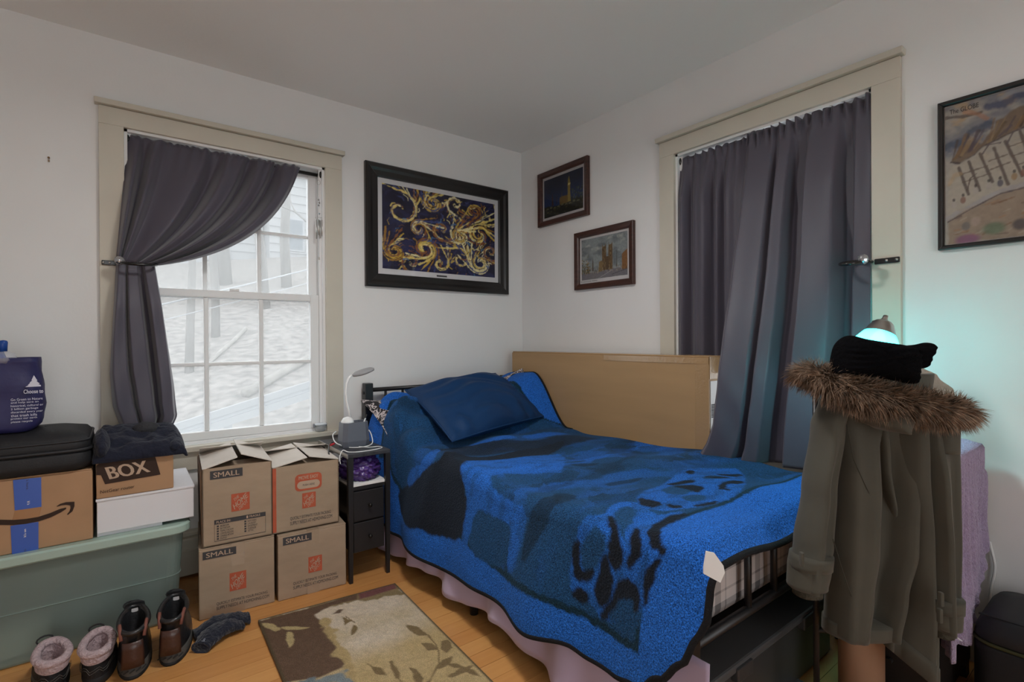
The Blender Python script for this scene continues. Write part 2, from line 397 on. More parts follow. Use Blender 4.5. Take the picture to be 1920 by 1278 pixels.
# ------------------------------------------------------------------ outdoors, seen washed out through the left window
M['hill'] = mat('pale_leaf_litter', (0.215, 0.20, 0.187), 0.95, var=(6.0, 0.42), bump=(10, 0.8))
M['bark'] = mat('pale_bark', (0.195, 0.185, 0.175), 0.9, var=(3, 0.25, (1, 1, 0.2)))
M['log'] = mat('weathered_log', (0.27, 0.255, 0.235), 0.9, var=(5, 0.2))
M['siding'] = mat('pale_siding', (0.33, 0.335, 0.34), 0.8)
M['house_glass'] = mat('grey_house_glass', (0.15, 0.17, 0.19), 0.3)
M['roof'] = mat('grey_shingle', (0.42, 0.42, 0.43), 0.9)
M['galv'] = mat('pale_galvanised_steel', (0.34, 0.355, 0.37), 0.5, spec=0.4)
hz = lambda x, y: -1.25+0.15*(x+1)+0.265*(y-3)+0.12*(fbm(np.array([x]), np.array([y]), 5, 0.6, 3)[0]-0.5)
nx, ny = 60, 80
gx, gy = np.meshgrid(np.linspace(-12, 14, nx), np.linspace(0.9, 34.9, ny), indexing='ij'); yc = np.clip(gy, 2.2, 25)
P = np.stack([gx, gy, -1.25+0.15*(gx+1)+0.265*(yc-3)+0.12*(fbm(gx, yc, 5, 0.6, 3)-0.5)+np.maximum(0, gy-25)*0.05], -1)
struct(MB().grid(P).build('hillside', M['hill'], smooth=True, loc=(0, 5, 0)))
def tree(x, y, h, r, seed, label):
    rt = random.Random(seed); z0 = hz(x, y)-0.15; t = thing('bare_tree', label, 'tree', (x, y, z0), 'bare trees on the slope outside')
    top = Vector((x+rt.uniform(-0.5, 0.5), y, z0+h)); pts = [Vector((x, y, z0)).lerp(top, k/6)+Vector((rt.uniform(-0.08, 0.08), 0, 0)) for k in range(7)]
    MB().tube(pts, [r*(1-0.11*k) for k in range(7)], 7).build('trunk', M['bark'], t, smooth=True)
    for k in range(7):
        a = pts[2+k % 5].lerp(pts[min(6, 3+k % 5)], rt.random()); s = rt.choice((-1, 1)); l = h*rt.uniform(0.16, 0.34)
        b1 = a+Vector((s*l*0.5, rt.uniform(-0.4, 0.4), l*0.45)); c = b1+Vector((s*l*0.25, 0, l*0.6)); d = b1+Vector((s*l*0.6, 0, l*0.15))
        MB().tube([a, b1, c], [r*0.34, r*0.2, r*0.07], 5).tube([b1, d], [r*0.16, r*0.05], 5).build('branch', M['bark'], t, smooth=True)
tree(1.20, 14.5, 9, 0.17, 1, 'forked bare tree outside, right of the upper middle muntin')
tree(2.55, 17.5, 11, 0.20, 2, 'tall bare tree outside nearest the right edge of the glass')
tree(0.75, 19.0, 10, 0.30, 3, 'thick pale trunk outside in the middle column of panes')
tree(-0.35, 12.0, 8, 0.11, 4, 'slim bare tree outside, left of the middle panes')
tree(-1.25, 9.5, 7, 0.09, 5, 'thin bare tree outside in the left column of lower panes')
tree(1.75, 10.0, 7, 0.10, 6, 'slender bare tree outside in the right column of lower panes')
for k, (a, b, r, lb) in enumerate([((-0.5, 7.6), (1.9, 9.8), 0.10, 'pale fallen log lying across the slope outside'), ((0.3, 12.2), (-0.9, 9.6), 0.06, 'thin fallen branch slanting down the slope outside')]):
    p = [Vector((a[0]+(b[0]-a[0])*t, a[1]+(b[1]-a[1])*t, hz(a[0]+(b[0]-a[0])*t, a[1]+(b[1]-a[1])*t)+r*0.7)) for t in (0, 0.33, 0.66, 1)]
    props(MB().tube(p, [r, r*0.9, r*0.85, r*0.6], 8).build('fallen_log', M['log'], smooth=True), lb, 'log')
def house(x0, x1, y, z0, z1, wins, label):
    h = thing('house', label, 'house', ((x0+x1)/2, y, z0))
    MB().box(x0, x1, y, y+6, z0-1.5, z1).build('walls', M['siding'], h)
    xm = (x0+x1)/2; rb = MB(); rb.add([(x0-0.3, y-0.4, z1), (x1+0.3, y-0.4, z1), (xm, y-0.4, z1+2.4), (x0-0.3, y+6, z1), (x1+0.3, y+6, z1), (xm, y+6, z1+2.4)], [(0, 1, 2), (3, 5, 4), (0, 2, 5, 3), (1, 4, 5, 2), (0, 3, 4, 1)])
    rb.build('roof', M['roof'], h)
    for i in range(int((z1-z0)/0.45)):
        zz = z0+0.45*i; MB().box(x0-0.02, x1+0.02, y-0.05, y, zz, zz+0.05).build('siding_board', M['siding'], h)
    for a, b2, c, d in wins:
        wn = MB().box(a-0.08, b2+0.08, y-0.07, y-0.01, c-0.08, d+0.08).build('window', M['galv'], h)
        MB().box(a, b2, y-0.09, y-0.06, c, d).build('pane', M['house_glass'], wn)
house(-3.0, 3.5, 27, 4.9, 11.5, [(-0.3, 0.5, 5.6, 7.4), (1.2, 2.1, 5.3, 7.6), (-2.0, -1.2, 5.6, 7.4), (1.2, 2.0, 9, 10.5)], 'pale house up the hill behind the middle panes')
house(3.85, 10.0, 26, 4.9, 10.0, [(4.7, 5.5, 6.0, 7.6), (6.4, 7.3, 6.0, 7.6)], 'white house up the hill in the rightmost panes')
gr = thing('guardrail', 'pale metal guardrail climbing beside the sloping street outside', 'guardrail', (0, 6, -1))
gz = lambda x: -0.36+0.272*(x+1.68)
for d0, d1 in ((-0.02, 0.10), (0.16, 0.27)):
    P4 = [(-3.2, 6), (2.4, 6)]
    MB().hexa([(-3.2, 5.96, gz(-3.2)+d0), (2.4, 5.96, gz(2.4)+d0), (2.4, 6.0, gz(2.4)+d0), (-3.2, 6.0, gz(-3.2)+d0), (-3.2, 5.93, gz(-3.2)+d1), (2.4, 5.93, gz(2.4)+d1), (2.4, 6.0, gz(2.4)+d1), (-3.2, 6.0, gz(-3.2)+d1)]).build('rail_beam', M['galv'], gr)
MB().hexa([(-3.2, 5.99, gz(-3.2)+0.08), (2.4, 5.99, gz(2.4)+0.08), (2.4, 6.03, gz(2.4)+0.08), (-3.2, 6.03, gz(-3.2)+0.08), (-3.2, 5.99, gz(-3.2)+0.18), (2.4, 5.99, gz(2.4)+0.18), (2.4, 6.03, gz(2.4)+0.18), (-3.2, 6.03, gz(-3.2)+0.18)]).build('beam_web', M['galv'], gr)
for x in (-2.9, -1.0, 0.9):
    MB().box(x-0.05, x+0.05, 6.03, 6.12, gz(x)-1.2, gz(x)+0.2).build('post', M['galv'], gr)
for z, lb in ((0.0, 'upper of two pale power lines crossing outside the window'), (-0.28, 'lower of two pale power lines crossing outside the window')):
    p = [(-6+12*t, 8, 2.05+z+0.33*(-6+12*t+1.1)-0.1*math.sin(PI*t)) for t in np.linspace(0, 1, 12)]
    props(MB().tube(p, 0.016 if z == 0 else 0.009, 5).build('power_line', M['galv']), lb, 'cable')
# ------------------------------------------------------------------ curtains, rods, holdbacks
def rod(name, label, f, ua, ub, d, z):
    r = thing(name, label, 'curtain rod', f((ua+ub)/2, d, z))
    MB().tube([f(ua+0.006, d, z), f(ub-0.006, d, z)], 0.0075, 10).build('rod_tube', M['rod'], r, smooth=True)
    MB().tube([f(ub-0.30, d, z), f(ub-0.01, d, z)], 0.009, 10).build('rod_sleeve', M['rod'], r, smooth=True)
    for e, s in ((ua+0.012, 1), (ub-0.012, -1)):
        MB().tube([f(e, d, z), f(e+s*0.006, d, z), f(e+s*0.012, d, z)], [0.026, 0.024, 0.012], 14).build('end_flange', M['black_gloss'], r, smooth=True)
rod('curtain_rod', 'dark tension rod inside the left window holding the tied-back curtain', f1, U1a, U1b, -0.035, 2.018)
rod('curtain_rod', 'dark tension rod inside the right window holding the closed curtain', f2, U2a, U2b, -0.035, 2.018)

c1 = thing('curtain', 'dark grey curtain swept aside and tied back at the bright window', 'curtain', (-2.2, -0.05, 0.7), 'dark grey curtains')
RT = [(0, .2), (.05, 1), (.09, 0), (.14, 1), (.20, .35), (.40, .75), (.485, 0), (.555, 1), (.63, .75), (.675, 0), (.74, 1), (.80, .7), (.845, 0), (.92, 1), (.965, .9), (1, .5)]
nu, nt_ = 150, 60
P = np.zeros((nu, nt_, 3)); us = np.linspace(0, 1, nu)
for i, u in enumerate(us):
    rg = float(interp_s(RT, u))
    for j in range(nt_):
        t = j/(nt_-1); e = smst(0, 1, t)
        x = bez2(-2.262+0.739*u, -2.283+0.60*u, -2.307+0.150*u, t)
        z = bez2(2.034, 1.76-0.22*u, 1.452-0.010*u, t)
        hd = max(0, 1-t/0.05)
        y = 0.024-0.09*e-(0.010+0.125*math.sin(PI*min(1, t*0.93+0.04))**0.8)*rg*(0.5+0.5*u)
        y += hd*0.007*math.sin(u*150+3*math.sin(u*23))+0.003*math.sin(u*95+3)*max(0, 1-t*3)
        z += hd*0.003*math.sin(u*117+4*math.sin(u*19))
        P[i, j] = (x, y, z)
MB().grid(P).build('swag', M['curtain'], c1, smooth=True, solid=0.003)
LX = [(0.70, -2.290), (0.74, -2.30), (.822, -2.322), (.962, -2.331), (1.287, -2.314), (1.45, -2.307)]
RXx = [(0.70, -2.115), (.757, -2.092), (.904, -2.105), (1.099, -2.13), (1.292, -2.153), (1.45, -2.172)]
R2t = [(0, 0.1), (.10, .8), (.27, .7), (.31, 0), (.36, .85), (.55, .8), (.63, .0), (.68, .1), (.74, 1), (.92, .9), (1, .3)]
nu, nv = 110, 60; P = np.zeros((nu, nv, 3))
for i in range(nu):
    u = i/(nu-1)
    for j in range(nv):
        z = 1.452-0.752*j/(nv-1); k = j/(nv-1)
        sh = 0.06*math.sin(PI*k)*math.sin(u*5)
        rg = float(interp_s(R2t, min(1, max(0, u+0.05*math.sin(3*k+u*4)))))
        a = interp(LX, z); b = interp(RXx, z)
        P[i, j] = (a+(b-a)*u, -0.055-(0.028+0.055*smst(0, 0.3, k))*rg-0.01*k+0.006*math.sin(14*k+9*u)*k, z-0.012*math.sin(6*u)*smst(0.8, 1, k))
MB().grid(P).build('hanging_tail', M['curtain'], c1, smooth=True, solid=0.003)
MB().grid(P[::109, :, :]+np.array([0, 0.045, 0])).build('back_layer', M['curtain'], c1, smooth=True, solid=0.003)

def holdback(label, f, s, uk, zk, u_end, u_loop):
    h = thing('curtain_holdback', label, 'curtain tieback', f(uk, 0.03, zk))
    B = [f(u_end, 0.024, zk-0.013), f(uk-s*0.01, 0.024, zk-0.013), f(uk-s*0.01, 0.024, zk+0.008), f(u_end, 0.024, zk+0.008)]
    MB().hexa(B+[f(u_end, 0.032, zk-0.013), f(uk-s*0.01, 0.032, zk-0.013), f(uk-s*0.01, 0.032, zk+0.008), f(u_end, 0.032, zk+0.008)]).build('mounting_strip', M['black_gloss'], h, bevel=0.003)
    for q in (0.10, 0.45):
        uu = u_end+(uk-u_end)*q
        MB().tube([f(uu, 0.031, zk-0.002), f(uu, 0.036, zk-0.002)], 0.0052, 10).build('screw', M['steel'], h, smooth=True)
    MB().tube([f(uk, 0.024, zk), f(uk, 0.118, zk)], 0.006, 10).build('stem', M['black_gloss'], h, smooth=True)
    MB().lathe([(0.004, 0.108), (0.014, 0.110), (0.0195, 0.117), (0.0175, 0.126), (0.010, 0.132), (0.002, 0.134)], 10, fn=lambda x, y, z: f(uk+x, z, zk+y)).build('crystal_knob', M['crystal'], h)
    pts = [f(uk+(u_loop-uk)*(0.5-0.5*math.cos(a)), 0.105-0.055*math.sin(a) if a < PI else 0.105-0.055*math.sin(a), zk-0.006+0.010*math.sin(a)) for a in np.linspace(0, 2*PI, 24, endpoint=False)]
    MB().tube(pts, 0.0065, 8, closed=True).build('loop', M['black_gloss'], h, smooth=True)
holdback('crystal-knobbed black tieback gathering the swept-aside curtain', f1, 1, -2.296, 1.447, -2.358, -2.165)
holdback('crystal-knobbed black tieback beside the closed curtain, holding nothing', f2, -1, 2.161, 1.387, 2.250, 2.088)

c2 = thing('curtain', 'dark grey curtain hanging closed over the right window down to the bed', 'curtain', (-0.05, -1.75, 0.58), 'dark grey curtains')
nu, nv = 90, 60; P = np.zeros((nu, nv, 3))
R3 = [(0, .3), (.10, .9), (.17, 0), (.30, .9), (.40, 1), (.48, 0), (.56, .75), (.62, .1), (.70, .9), (.85, .8), (1, .5)]
for i in range(nu):
    u = i/(nu-1); rg = float(interp_s(R3, u))
    for j in range(nv):
        z = 2.032-1.10*j/(nv-1); hd = max(0, 1-(2.032-z)/0.07)
        P[i, j] = (0.020-0.055*rg*smst(2.05, 1.75, z)+hd*0.009*math.sin(u*70)+0.003*math.sin(u*45), -1.294-(0.42-0.02*u)*u, z+hd*0.006*math.sin(u*60+1))
MB().grid(P).build('rear_fold', M['curtain'], c2, smooth=True, solid=0.003)
EL = [(0.57, -1.575), (0.64, -1.617), (0.731, -1.65), (0.88, -1.666), (1.034, -1.673), (1.28, -1.672), (1.472, -1.663), (1.8, -1.671), (2.035, -1.67)]
VL = [(0.57, -1.861), (0.726, -1.869), (0.95, -1.894), (1.17, -1.904), (1.388, -1.902), (1.6, -1.89), (1.818, -1.894), (2.035, -1.907)]
R4 = [(0, .75), (.05, 1), (.26, .85), (.30, .35), (.345, .9), (.43, .85), (.475, .12), (.50, 0), (.56, 0), (.60, .9), (.78, 1), (.835, .15), (.87, .1), (.905, .7), (1, .8)]
nu, nv = 190, 100; P = np.zeros((nu, nv, 3))
for i in range(nu):
    u = i/(nu-1); rg = float(interp_s(R4, u))
    for j in range(nv):
        z = 2.032-1.452*j/(nv-1); k = j/(nv-1); hd = max(0, 1-(2.032-z)/0.075)
        a = float(interp(EL, z)); b = float(interp(VL, z)); yy = a+(b-a)*u/0.53 if u < 0.53 else b+(-2.1575-b)*(u-0.53)/0.47
        out = smst(1.85, 0.82, z)
        x = -0.004-0.215*(1-0.95*u*u)*out
        x -= (0.088*smst(2.05, 1.7, z)+0.010)*(rg-0.25-0.35*u)
        x += hd*(0.014*math.sin(u*88)+0.006*math.sin(u*141)); dz = hd*0.006*math.sin(u*77+2)
        wr = smst(1.25, 0.7, z)*(0.005*math.sin(30*(z+0.7*u))*math.exp(-((u-0.2)/0.2)**2))
        P[i, j] = (min(x+wr, 0.022), yy, z+dz)
MB().grid(P).build('front_folds', M['curtain'], c2, smooth=True, solid=0.003)

# wind chime on the left rod
wc = thing('wind_chime', 'tiny silver wind chime with clear beads hanging in the left window', 'wind chime', (-1.424, 0.012, 1.55))
cy = 0.012
MB().tube([(-1.424, 0.035, 2.03), (-1.424, 0.022, 2.026), (-1.424, cy, 2.01), (-1.424, cy, 1.985)], 0.0016, 6).build('hook', M['steel'], wc, smooth=True)
MB().tube([(-1.424+0.010*math.cos(a), cy, 1.972+0.012*math.sin(a)) for a in np.linspace(0, 2*PI, 16, endpoint=False)], 0.0012, 5, closed=True).build('ring', M['steel'], wc, smooth=True)
MB().tube([(-1.424, cy, 1.96), (-1.424, cy, 1.79)], 0.0008, 5).build('chain', M['steel'], wc)
for k, z in enumerate((1.875, 1.86, 1.845, 1.80)):
    MB().lathe([(0.001, -0.006), (0.006, 0), (0.001, 0.006)], 8, fn=lambda x, y, zz: (-1.424+0.003*(k % 2)+x, cy+y, z+zz)).build('bead', M['crystal'], wc)
MB().tube([(-1.424+0.018*math.cos(a), cy+0.018*math.sin(a), 1.775) for a in np.linspace(0, 2*PI, 14, endpoint=False)], 0.0012, 5, closed=True).build('hoop', M['steel'], wc)
for k, (dx, l) in enumerate(((-0.014, 0.105), (-0.004, 0.085), (0.006, 0.10), (0.015, 0.09))):
    MB().tube([(-1.424+dx, cy-0.010*(k % 2), 1.765), (-1.424+dx, cy-0.010*(k % 2), 1.765-l)], 0.0032, 8).build('chime_tube', M['steel'], wc, smooth=True)
MB().tube([(-1.424, cy, 1.77), (-1.424, cy, 1.56)], 0.0007, 4).build('cord', M['steel'], wc)
MB().box(-1.429, -1.419, cy-0.001, cy+0.001, 1.545, 1.56).build('wind_sail', M['steel'], wc)

# ------------------------------------------------------------------ pictures: painting helpers
class Canvas:
    def __init__(s, n, m, asp, base):
        s.n, s.m = n, m; s.U, s.V = np.meshgrid(np.linspace(0, asp, n), np.linspace(0, 1, m), indexing='ij')
        s.c = np.zeros((n, m, 3)); s.c[:] = base; s.asp = asp
    def blend(s, a, col): s.c = s.c*(1-a[..., None])+np.asarray(col)*a[..., None]
    def stroke(s, pts, w, col, soft=0.5, op=1.0, seed=0, rag=0.0):
        d = np.full(s.U.shape, 9.0); pts = [np.array(p, float) for p in pts]
        for a, b in zip(pts[:-1], pts[1:]):
            ab = b-a; l2 = max(1e-9, ab@ab)
            t = np.clip(((s.U-a[0])*ab[0]+(s.V-a[1])*ab[1])/l2, 0, 1)
            d = np.minimum(d, np.hypot(s.U-a[0]-t*ab[0], s.V-a[1]-t*ab[1]))
        if rag: d = d+rag*w*(fbm(s.U, s.V, seed, 30, 3)-0.5)*2
        s.blend(op*(1-smst(w*(1-soft), w, d)), col)
    def poly(s, pts, col, soft=0.006, op=1.0, rag=0.0, seed=0):
        pts = np.array(pts, float); ins = np.zeros(s.U.shape, bool); d = np.full(s.U.shape, 9.0); k = len(pts)
        for i in range(k):
            a = pts[i]; b = pts[(i+1) % k]
            c = ((a[1] > s.V) != (b[1] > s.V)) & (s.U < (b[0]-a[0])*(s.V-a[1])/((b[1]-a[1]) or 1e-9)+a[0]); ins ^= c
            ab = b-a; t = np.clip(((s.U-a[0])*ab[0]+(s.V-a[1])*ab[1])/max(1e-9, ab@ab), 0, 1)
            d = np.minimum(d, np.hypot(s.U-a[0]-t*ab[0], s.V-a[1]-t*ab[1]))
        sd = np.where(ins, -d, d)
        if rag: sd = sd+rag*(fbm(s.U, s.V, seed, 22, 3)-0.5)*2
        s.blend(op*(1-smst(-soft, soft, sd)), col)
    def dab(s, cx, cy, rx, ry, col, op=1.0, ang=0, soft=0.35):
        x = s.U-cx; y = s.V-cy; ca, sa = math.cos(ang), math.sin(ang)
        q = np.hypot((x*ca+y*sa)/rx, (-x*sa+y*ca)/ry); s.blend(op*(1-smst(1-soft, 1, q)), col)
    def grain(s, amt, seed=0, scale=40): s.c *= (1+amt*(fbm(s.U, s.V, seed, scale, 3)-0.5)*2)[..., None]; s.c = np.clip(s.c, 0, 0.9)

M['print'] = mat_attr('printed_paper', 0.5, 0.25, coat=0.0)
mt, nt, b = new_mat('picture_glass'); out = nt.nodes['Material Output']
gl = nt.nodes.new('ShaderNodeBsdfGlossy'); gl.inputs['Roughness'].default_value = 0.04; tr = nt.nodes.new('ShaderNodeBsdfTransparent')
fr = nt.nodes.new('ShaderNodeFresnel'); fr.inputs[0].default_value = 1.35; ms = nt.nodes.new('ShaderNodeMixShader')
nt.links.new(fr.outputs[0], ms.inputs[0]); nt.links.new(tr.outputs[0], ms.inputs[1]); nt.links.new(gl.outputs[0], ms.inputs[2]); nt.links.new(ms.outputs[0], out.inputs[0])
M['pglass'] = mt
M['frame_black'] = mat('black_lacquer_frame', (0.010, 0.009, 0.009), 0.28, spec=0.6)
M['frame_wood'] = mat('dark_red_wood_frame', (0.055, 0.018, 0.012), 0.35, spec=0.5, var=(14, 0.35, (1, 1, 6)))
M['mount'] = mat('white_mount', (0.66, 0.64, 0.65), 0.8)

def picture(name, label, f, u0, u1, z0, z1, fw, dep, fm, border, canvas, profile):
    p = thing(name, label, 'picture', f((u0+u1)/2, 0, z0))
    def bar(c0, c1, i0, i1):                 # mitred bar following the profile (inset fraction, depth)
        mb = MB(); r0 = []; r1 = []
        for q, d in profile:
            r0.append(f(c0[0]+(i0[0]-c0[0])*q, d*dep, c0[1]+(i0[1]-c0[1])*q)); r1.append(f(c1[0]+(i1[0]-c1[0])*q, d*dep, c1[1]+(i1[1]-c1[1])*q))
        mb.loft([r0, r1]); return mb
    o = [(u0, z0), (u1, z0), (u1, z1), (u0, z1)]; i = [(u0+fw, z0+fw), (u1-fw, z0+fw), (u1-fw, z1-fw), (u0+fw, z1-fw)]
    for k in range(4): bar(o[k], o[(k+1) % 4], i[k], i[(k+1) % 4]).build('frame_bar', fm, p, bevel=0.0015)
    MB().box(u0+fw*0.6, u1-fw*0.6, 0.002, 0.006, z0+fw*0.6, z1-fw*0.6, fn=f).build('mount_board', M['mount'], p)
    a, b_, c, d = u0+fw+border[0], u1-fw-border[1], z0+fw+border[2], z1-fw-border[3]
    n, m_ = canvas.n, canvas.m
    G = np.zeros((n, m_, 3)); uu = np.linspace(a, b_, n); zz = np.linspace(c, d, m_)
    for q in range(n):
        for r in range(m_): G[q, r] = f(uu[q], 0.0072, zz[r])
    pr = MB().grid(G).build('print', M['print'], p, colors=canvas.c.reshape(-1, 3), recalc=False)
    g = [f(u0+fw*0.8, 0.010, z0+fw*0.8), f(u1-fw*0.8, 0.010, z0+fw*0.8), f(u1-fw*0.8, 0.010, z1-fw*0.8), f(u0+fw*0.8, 0.010, z1-fw*0.8)]
    flat(g, M['pglass'], p, 'picture_glass')
    return p, (a, b_, c, d)
PROF_W = [(0, 0), (0, 0.75), (0.10, 1.0), (0.35, 0.92), (0.55, 0.70), (0.90, 0.62), (1, 0.5), (1, 0)]
PROF_T = [(0, 0), (0, 0.9), (0.12, 1), (0.75, 0.85), (1, 0.6), (1, 0)]

# abstract swirls (plain stand-in in the poster's colours)
rs = random.Random(21); asp = 1.42
cv = Canvas(230, 160, asp, L(40, 38, 62))
n_ = fbm(cv.U*1.0, cv.V*2.0, 3, 7, 4); cv.blend(np.clip((n_-0.45)*2.2, 0, 0.8), L(62, 66, 118)); cv.blend(np.clip((fbm(cv.U, cv.V, 9, 9, 4)-0.55)*3, 0, 0.8), L(24, 22, 34))
GO = [L(214, 180, 78), L(238, 214, 128), L(176, 132, 56), L(150, 96, 52), L(244, 232, 180)]
swirls = [(0.20, 0.72, 0.21, 1), (0.60, 0.87, 0.12, -1), (0.88, 0.90, 0.11, 1), (1.12, 0.84, 0.12, -1), (1.32, 0.78, 0.13, 1), (1.20, 0.55, 0.17, -1), (0.14, 0.22, 0.12, -1), (0.33, 0.10, 0.11, 1), (0.48, 0.28, 0.15, -1), (0.68, 0.12, 0.10, 1), (0.93, 0.20, 0.14, 1), (1.22, 0.18, 0.15, -1), (1.36, 0.34, 0.10, 1), (0.70, 0.55, 0.15, 1), (0.42, 0.52, 0.11, -1), (0.95, 0.50, 0.12, -1)]
DK = [L(30, 28, 46), L(54, 54, 92), L(70, 78, 132)]
for k, (cx, cy_, R, s) in enumerate(swirls):
    for q in range(9):
        f0 = 0.30+0.085*q; pts = []
        for t in np.linspace(0.10, 1, 26):
            rr = R*(0.16+0.95*t)*(0.62+0.05*q); a = s*(t*6.2)+q*0.23+k*1.3
            pts.append((cx+rr*math.cos(a)*1.06, cy_+rr*math.sin(a)))
        e = pts[-1]; dxy = (pts[-1][0]-pts[-3][0], pts[-1][1]-pts[-3][1])
        for h in range(1, 4+q % 4): pts.append((e[0]+dxy[0]*h*0.9, e[1]+dxy[1]*h*0.9+0.012*h))
        col = rs.choice(GO) if q % 4 != 3 else rs.choice(DK)
        cv.stroke(pts, rs.uniform(0.008, 0.017), col, 0.7, 0.85, k*7+q, 1.1)
for k in range(260):
    x = rs.uniform(0.02, asp-0.02); y = rs.uniform(0.02, 0.98); a = math.sin(x*5+y*3)*2.2+y*4; l = rs.uniform(0.03, 0.10)
    cv.stroke([(x, y), (x+0.5*l*math.cos(a), y+0.5*l*math.sin(a)), (x+l*math.cos(a+0.5), y+l*math.sin(a+0.5))], rs.uniform(0.004, 0.010), rs.choice(GO+DK+DK+[L(24, 22, 36), L(24, 22, 36), L(86, 130, 176), L(150, 100, 52)]), 0.7, 0.8, k, 1.0)
cv.grain(0.25, 4, 60)
pp, q = picture('framed_poster', 'large black-framed poster of gold swirls on dark blue over the bed', f1, -1.171, -0.137, 1.414, 2.140, 0.078, 0.032, M['frame_black'], (0.030, 0.030, 0.034, 0.030), cv, PROF_W)
flat([f1(-0.70+a, 0.0078, 1.414+0.078+c) for a, c in ((0, 0.010), (0.075, 0.010), (0.075, 0.020), (0, 0.020))], M['ink'], pp, 'caption_mark')

# night view of a clock tower
cv = Canvas(130, 96, 1.32, L(34, 42, 66))
cv.blend(smst(0.9, 0.2, cv.V)*0.8, L(44, 66, 116)); cv.blend(np.clip((fbm(cv.U, cv.V, 2, 6)-0.5)*2, 0, 0.6), L(40, 40, 56))
cv.poly([(0, 0), (1.32, 0), (1.32, 0.30), (0.9, 0.30), (0.5, 0.24), (0, 0.30)], L(48, 48, 40), rag=0.02)
cv.poly([(0.55, 0.25), (0.55, 0.42), (0.62, 0.45), (0.86, 0.44), (0.86, 0.25)], L(116, 92, 44), rag=0.01)
cv.poly([(0.82, 0.26), (0.83, 0.66), (0.815, 0.67), (0.83, 0.78), (0.865, 0.92), (0.90, 0.78), (0.915, 0.67), (0.905, 0.66), (0.92, 0.26)], L(150, 132, 66), rag=0.006)
cv.dab(0.865, 0.70, 0.028, 0.036, L(232, 220, 150)); cv.dab(0.905, 0.705, 0.014, 0.03, L(220, 205, 130))
cv.poly([(0.27, 0.28), (0.28, 0.47), (0.30, 0.62), (0.32, 0.47), (0.34, 0.28)], L(74, 50, 48)); cv.stroke([(0.45, 0.3), (0.455, 0.5)], 0.012, L(66, 52, 50)); cv.stroke([(0.62, 0.42), (0.625, 0.56)], 0.012, L(90, 80, 56))
for k in range(60): cv.dab(rs.uniform(0.95, 1.30), rs.uniform(0.28, 0.56), 0.02, 0.03, rs.choice([L(64, 72, 62), L(90, 100, 90), L(44, 50, 46)]), 0.8)
for k in range(9): cv.dab(0.12+k*0.13, 0.22+0.02*math.sin(k*2), 0.055, 0.035, L(112, 112, 84), 0.8); cv.dab(0.12+k*0.13, 0.19, 0.05, 0.016, L(30, 30, 28), 0.8)
for k in range(70): cv.stroke([(x := rs.uniform(0, 1.3), y := rs.uniform(0.0, 0.22)), (x+rs.uniform(0.01, 0.06), y+rs.uniform(-0.03, 0.01))], 0.006, rs.choice([L(96, 96, 76), L(60, 70, 84), L(30, 32, 30), L(120, 110, 70)]), 0.6, 0.8)
cv.grain(0.25, 6, 50)
picture('framed_print', 'wood-framed night print of a lit clock tower nearest the corner', f2, 0.205, 0.676, 1.863, 2.226, 0.036, 0.026, M['frame_wood'], (0.016, 0.016, 0.018, 0.018), cv, PROF_T)

# daytime view of a twin-towered church
cv = Canvas(130, 96, 1.32, L(150, 158, 160))
cv.blend(np.clip((fbm(cv.U, cv.V*1.6, 12, 5)-0.42)*3, 0, 0.8), L(112, 120, 124)); cv.blend(np.clip((fbm(cv.U, cv.V*1.6, 18, 6)-0.55)*3, 0, 0.8), L(190, 192, 188))
cv.poly([(0, 0), (1.32, 0), (1.32, 0.2), (0, 0.16)], L(128, 126, 132), rag=0.02)
for x0, hgt in ((0.62, 0.80), (0.80, 0.82)):
    cv.poly([(x0, 0.18), (x0, hgt-0.08), (x0+0.01, hgt+0.02), (x0+0.025, hgt-0.05), (x0+0.085, hgt-0.05), (x0+0.10, hgt+0.02), (x0+0.115, hgt-0.08), (x0+0.115, 0.18)], L(120, 98, 72), rag=0.006)
    for k in range(26): cv.stroke([(x := x0+rs.uniform(0.01, 0.10), y := rs.uniform(0.2, hgt-0.1)), (x, y+0.05)], 0.006, rs.choice([L(70, 56, 46), L(176, 154, 112), L(96, 84, 70)]), 0.5, 0.8)
cv.poly([(0.73, 0.18), (0.73, 0.5), (0.81, 0.5), (0.81, 0.18)], L(106, 88, 68)); cv.poly([(0.52, 0.16), (0.53, 0.40), (0.63, 0.42), (0.63, 0.16)], L(140, 118, 84), rag=0.01)
cv.poly([(0.32, 0.2), (0.33, 0.42), (0.345, 0.52), (0.36, 0.42), (0.37, 0.2)], L(100, 92, 86)); cv.stroke([(1.03, 0.22), (1.035, 0.60)], 0.010, L(84, 76, 72))
cv.poly([(1.17, 0.14), (1.17, 0.50), (1.32, 0.60), (1.32, 0.14)], L(142, 104, 68), rag=0.01)
for k in range(80): cv.dab(rs.uniform(0.0, 0.26), 0.16+abs(rs.gauss(0, 0.16)), 0.016, 0.024, rs.choice([L(92, 88, 56), L(120, 104, 60), L(74, 72, 58), L(150, 120, 70)]), 0.8)
for k in range(90): cv.stroke([(x := rs.uniform(0.1, 1.3), y := rs.uniform(0.12, 0.24)), (x, y+0.04)], 0.006, rs.choice([L(84, 66, 50), L(160, 130, 84), L(60, 54, 50), L(186, 176, 150)]), 0.5, 0.8)
cv.stroke([(0.5, 0.0), (0.9, 0.16)], 0.008, L(176, 174, 174)); cv.stroke([(0.9, 0.06), (1.3, 0.14)], 0.012, L(96, 94, 100)); cv.grain(0.2, 8, 50)
pp, q = picture('framed_print', 'wood-framed daytime print of a twin-towered church by the curtain', f2, 0.556, 1.023, 1.406, 1.764, 0.036, 0.026, M['frame_wood'], (0.016, 0.016, 0.022, 0.014), cv, PROF_T)
